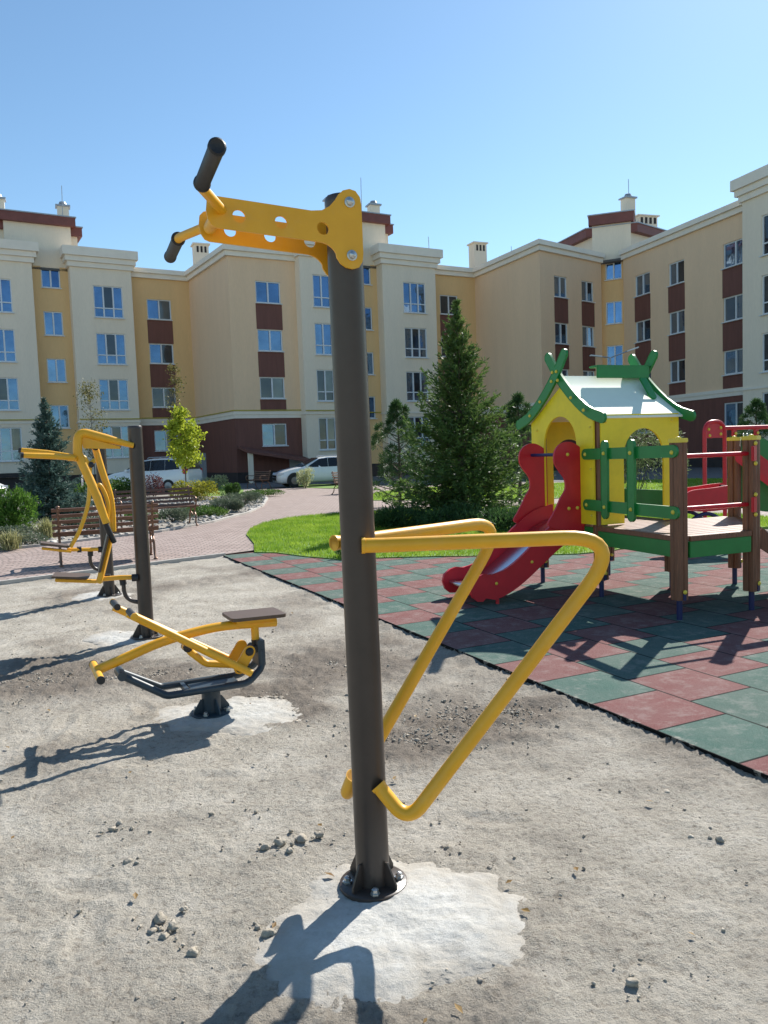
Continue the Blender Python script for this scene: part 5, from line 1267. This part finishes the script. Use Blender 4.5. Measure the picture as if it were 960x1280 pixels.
# green fence panel between house and front post
def capsule(a, c, w): 
    a, c = Vector(a), Vector(c); d = (c-a).normalized(); n_ = Vector((-d.y, d.x)); q = math.atan2(d.y, d.x)
    return [(a.x+w*math.cos(q+t), a.y+w*math.sin(q+t)) for t in np.linspace(math.pi/2, 1.5*math.pi, 9)]+[(c.x+w*math.cos(q+t), c.y+w*math.sin(q+t)) for t in np.linspace(-math.pi/2, math.pi/2, 9)]
fdir = Vector((pA[0]+.02, pA[1]-.045-.0, 0)).normalized(); fo = Vector((-.075, -.02, 0))
fd = (Vector((pA[0]-.065, pA[1], 0))-fo); FL = fd.length; fd.normalize(); fn = Vector((-abs(fd.y), fd.x*0, 0)).normalized()
for (a, c) in (((-.13, 1.395), (FL+.02, 1.405)), ((-.12, .905), (FL+.03, .90))):
    m_ = MB(); m_.prism(capsule(a, c, .052), fo, fd, (0, 0, 1), (.022, 0, 0)); ro = m_.build('fence_rail', M['pgreen'], pt_, bevel=.003)
    for q in (a[0]+.01, c[0]-.01): pbolt(ro, fo+fd*q+Vector((-.013, 0, a[1])), (-1, 0, 0))
for q in (.22, .62):
    m_ = MB(); m_.prism(capsule((q, .84), (q+.005, 1.47), .050), fo+Vector((-.024, 0, 0)), fd, (0, 0, 1), (.022, 0, 0)); ro = m_.build('fence_board', M['pgreen'], pt_, bevel=.003)
    for z in (.90, 1.40): pbolt(ro, fo+fd*q+Vector((-.037, 0, z)), (-1, 0, 0))
# red bars between the two front posts, red blocks with bolts
for z in (.925, 1.36):
    m_ = MB(); m_.tube([(pA[0]+.05, pA[1], z), (pR[0]-.04, pR[1], z)], .019, 14); ro = m_.build('red_bar', M['pred'], pt_)
    m_ = MB(); m_.obox((pR[0]-.045, pR[1]-.07, z), (.03, .01, 0), (-.004, .012, 0), (0, 0, .065)); m_.build('bar_block', M['pred'], ro, bevel=.006)
    for dz in (.085, -.085): pbolt(ro, (pR[0]-.03, pR[1]-.075, z+dz), (.1, -1, 0))
# slide
SL0, SL1 = .27, .80
def slide_curve(x): q = max(0, min(1, -x/1.10)); s_ = q*q*(3-2*q); return DZ+.02-(DZ-.15)*(.92*s_+.08*q)
bed_ = MB(); xs = np.linspace(.0, -1.22, 26); vs = []
for x in xs: z = slide_curve(x); vs += [(x, SL0, z), (x, SL1, z), (x, SL1, z-.012), (x, SL0, z-.012)]
fs = []
for i in range(len(xs)-1):
    p, q = 4*i, 4*i+4; fs += [(p, q, q+1, p+1), (p+2, p+1, q+1, q+2)[::-1], (p+3, p+2, q+2, q+3)[::-1], (p, p+3, q+3, q)[::-1]]
bed_.add(vs, fs, True); bed_.tube([(-1.22, SL0, slide_curve(-1.22)-.012), (-1.22, SL1, slide_curve(-1.22)-.012)], .022, 12)
M['slidesteel'] = mat('brushed_slide_steel', (.62, .62, .66), .22, metal=1.0, var=.06, scale=20, stretch=(1, 30, 1)); bed_.build('slide_bed', M['slidesteel'], pt_)
up = [(.02, DZ+.17)]+[(x, slide_curve(x)+.135+.02*math.sin((-x)*5)) for x in np.linspace(-.10, -1.07, 16)]
tip = [(-1.15, .30), (-1.22, .285), (-1.285, .24), (-1.305, .17), (-1.28, .09), (-1.23, .05), (-1.17, .045), (-1.14, .07)]
lo = [(x, slide_curve(x)-.115-.03*math.sin(min(1, -x/1.2)*3.14)) for x in np.linspace(-1.04, -.05, 16)]+[(.02, DZ-.12)]
gd = spline([(-.02, DZ-.06), (-.30, DZ-.03), (-.44, DZ+.02), (-.385, DZ+.12), (-.335, DZ+.20), (-.29, DZ+.28), (-.235, DZ+.36), (-.24, DZ+.46), (-.30, DZ+.54), (-.355, DZ+.63), (-.345, DZ+.74), (-.27, DZ+.81), (-.16, DZ+.82), (-.05, DZ+.76), (-.02, DZ+.68)], 5)
for y in (SL0-.022, SL1+.022):
    m_ = MB(); m_.prism(up+tip+lo, (0, y, 0), (1, 0, 0), (0, 0, 1), (0, .026, 0)); so = m_.build('slide_side', M['pred'], pt_, bevel=.004)
    s2 = -1 if y < .4 else 1
    for x, z in ((-.25, slide_curve(-.25)+.05), (-.62, slide_curve(-.62)-.02), (-1.02, slide_curve(-1.02)+.02)): pbolt(so, (x, y+s2*.014, z), (0, s2, 0), .016)
    m_ = MB(); m_.prism([tuple(q) for q in gd], (0, y+s2*.027, 0), (1, 0, 0), (0, 0, 1), (0, .024, 0)); go = m_.build('slide_guard', M['pred'], pt_, bevel=.004)
    for x, z in ((-.205, DZ+.70), (-.20, DZ+.17), (-.10, DZ+.17)): pbolt(go, (x, y+s2*.042, z), (0, s2, 0), .018)
m_ = MB(); m_.tube([(-.205, SL0-.04, DZ+.70), (-.205, SL1+.04, DZ+.70)], .017, 12); m_.build('guard_bar', M['pblue'], pt_)
m_ = MB(); m_.tube([(-1.0, SL0-.01, -.01), (-1.0, SL0-.01, slide_curve(-1.0)-.05)], .017, 10); m_.build('slide_leg', M['pred'], pt_)
m_ = MB(); m_.tube([(-1.0, SL1+.01, -.01), (-1.0, SL1+.01, slide_curve(-1.0)-.05)], .017, 10); m_.build('slide_leg', M['pred'], pt_)
# stairs leaving the deck to the right
sd = (Vector((pB[0], pB[1], 0))-Vector((pR[0], pR[1], 0))).normalized(); so_ = Vector((sd.y, -sd.x, 0))
for k, q in enumerate((.12, 1.22)):
    b0 = Vector((pR[0], pR[1], 0))+sd*q+so_*.05
    m_ = MB(); m_.bar(b0+Vector((0, 0, DZ-.06)), b0+so_*.80+Vector((0, 0, .06)), .05, .15); m_.build('stair_stringer', M['timber'], pt_, bevel=.004)
    m_ = MB(); m_.prism(capsule((0, 1.30), (.78, .62), .055), b0, so_, (0, 0, 1), sd*.024); m_.build('stair_handrail', M['pred'], pt_, bevel=.003)
m_ = MB()
b0 = Vector((pB[0], pB[1], 0))
for q in (.25, .5, .75):
    c_ = Vector((pR[0], pR[1], 0))+sd*.67+so_*(.05+.8*q); m_.obox(c_+Vector((0, 0, DZ*(1-q)+.02)), so_*.09, sd*.53, Vector((0, 0, .016)))
m_.build('stair_treads', M['deckwood'], pt_, bevel=.004)
m_ = MB(); b1 = Vector((pB[0], pB[1], 0))+sd*.05
prof = spline([(.0, .78), (.30, .74), (.42, .80), (.42, .92), (.36, 1.0), (.42, 1.10), (.40, 1.30), (.30, 1.38), (.26, 1.46), (.16, 1.50), (.06, 1.44), (0, 1.40)], 4)
m_.prism([tuple(q) for q in prof], b1+so_*.06, so_, (0, 0, 1), sd*.024); go = m_.build('green_side_panel', M['pgreen'], pt_, bevel=.003)
for q, z in ((.06, 1.30), (.07, .90)): pbolt(go, b1+so_*(.06+q)-sd*.014+Vector((0, 0, z)), tuple(-sd), .02)

# ---- red climbing frame and see-saw boat behind the deck
ca_ = ay(893, 605, 12.6)
cf = thing('climbing_frame', 'red tubular climbing frame with rounded end and long bar behind the deck', 'climbing frame', (ca_.x, 12.6, .045), R_(22))
zt = ay(893, 527, 12.6).z-.045
m_ = MB(); m_.tube(fillet([(-.2, 0, 0), (-.2, 0, zt), (.22, 0, zt), (.22, 0, 0)], [.2, .2], 8), .033, 12); m_.build('end_arch', M['pred'], cf)
m_ = MB(); m_.prism(arc(.01, zt-.2, .19, 0, 180, 12)+[(-.18, zt-.26), (.20, zt-.26)], (0, 0, 0), (1, 0, 0), (0, 0, 1), (0, .02, 0)); po = m_.build('arch_plate', M['pred'], cf)
for x, z in ((-.12, zt-.12), (.13, zt-.10), (-.1, zt-.22), (.13, zt-.2)): pbolt(po, (x, -.014, z), (0, -1, 0), .026)
m_ = MB(); m_.tube([(.2, 0, zt-.11), (2.6, 0, zt-.11)], .034, 12); bo = m_.build('top_bar', M['pred'], cf)
for x in (.42, .9, 1.6, 2.2):
    pbolt(bo, (x, -.04, zt-.2), (0, -1, 0), .026)
    m_ = MB(); m_.obox((x, 0, zt-.18), (.035, 0, 0), (0, .02, 0), (0, 0, .06)); m_.build('bar_clamp', M['pred'], bo)
m_ = MB(); m_.tube(fillet([(2.4, 0, 0), (2.4, 0, zt), (2.82, 0, zt), (2.82, 0, 0)], [.2, .2], 8), .033, 12); m_.build('end_arch', M['pred'], cf)
for x in (.62, .70):
    m_ = MB()
    for i in range(26): m_.lathe([(.0, -.017), (.010, -.012), (.012, 0), (.010, .012), (.0, .017)], (x, 0, zt-.22-i*.036), 6)
    m_.build('chain', M['steel'], cf)
sb_ = ay(878, 622, 10.6)
ss = thing('rocking_boat', 'red rocking boat on blue curved runners behind the timber deck', 'rocker', (sb_.x, 10.6, .045), R_(12))
zb = sb_.z-.045
for y in (-.22, .22):
    m_ = MB(); pr = spline([(-.42, zb+.06), (-.30, zb+.12), (.0, zb+.14), (.35, zb+.17), (.50, zb+.15), (.50, zb-.02), (.3, zb-.14), (-.1, zb-.17), (-.40, zb-.13), (-.45, zb-.02)], 5)
    m_.prism([tuple(q) for q in pr], (0, y, 0), (1, 0, 0), (0, 0, 1), (0, .024, 0)); m_.build('side_panel', M['pred'], ss, bevel=.004)
    m_ = MB(); m_.tube(spline([(-.55, y, .04), (-.35, y, zb-.32), (-.1, y, zb-.20), (.15, y, zb-.32), (.4, y, .04)], 6), .026, 10); m_.build('runner', M['pblue'], ss)
m_ = MB(); m_.obox((.0, 0, zb-.05), (.40, 0, 0), (0, .205, 0), (0, 0, .014)); m_.build('seat', M['pred'], ss, bevel=.004)
m_ = MB(); m_.tube([(.42, -.24, zb+.13), (.42, .24, zb+.13)], .016, 10); m_.build('hand_bar', M['rubber'], ss)

# ================================================================== LIGHT, SKY, CAMERA
sun = bpy.data.lights.new('sun', 'SUN'); sun.energy = 4.8; sun.angle = R_(.53); sun.color = (1.0, .955, .88)
so = bpy.data.objects.new('sun', sun); COL.objects.link(so)
az, el = R_(SUN_AZ), R_(SUN_EL)
to_sun = Vector((math.sin(az)*math.cos(el), math.cos(az)*math.cos(el), math.sin(el)))
so.rotation_euler = to_sun.to_track_quat('Z', 'Y').to_euler(); so.location = to_sun*60
wd = bpy.data.worlds.new('World'); SC.world = wd; wd.use_nodes = True
nt = wd.node_tree; bg = nt.nodes['Background']
sk = nt.nodes.new('ShaderNodeTexSky'); sk.sky_type = 'NISHITA'; sk.sun_disc = False
sk.sun_elevation = el; sk.sun_rotation = az; sk.air_density = 1.0; sk.dust_density = .18; sk.ozone_density = 1.2; sk.altitude = 100
tint = nt.nodes.new('ShaderNodeVectorMath'); tint.operation = 'MULTIPLY'; tint.inputs[1].default_value = (.89, 1.055, 1.09)
nt.links.new(sk.outputs[0], tint.inputs[0]); nt.links.new(tint.outputs[0], bg.inputs[0]); bg.inputs[1].default_value = .09
cam = bpy.data.cameras.new('camera'); co = bpy.data.objects.new('camera', cam); COL.objects.link(co)
cam.sensor_fit = 'VERTICAL'; cam.sensor_height = 36; cam.sensor_width = 27; cam.lens = FPX/1280*36
cam.clip_start = .05; cam.clip_end = 2000
co.matrix_world = Matrix(((cR.x, cU.x, -cF.x, 0), (cR.y, cU.y, -cF.y, 0), (cR.z, cU.z, -cF.z, EYE), (0, 0, 0, 1)))
SC.camera = co
vs_ = SC.view_settings; vs_.view_transform = 'Standard'; vs_.look = 'None'; vs_.exposure = 0.72; vs_.gamma = 1.0
SC.render.resolution_x, SC.render.resolution_y = 768, 1024
SC.cycles.max_bounces = 6; SC.cycles.diffuse_bounces = 3; SC.cycles.glossy_bounces = 3
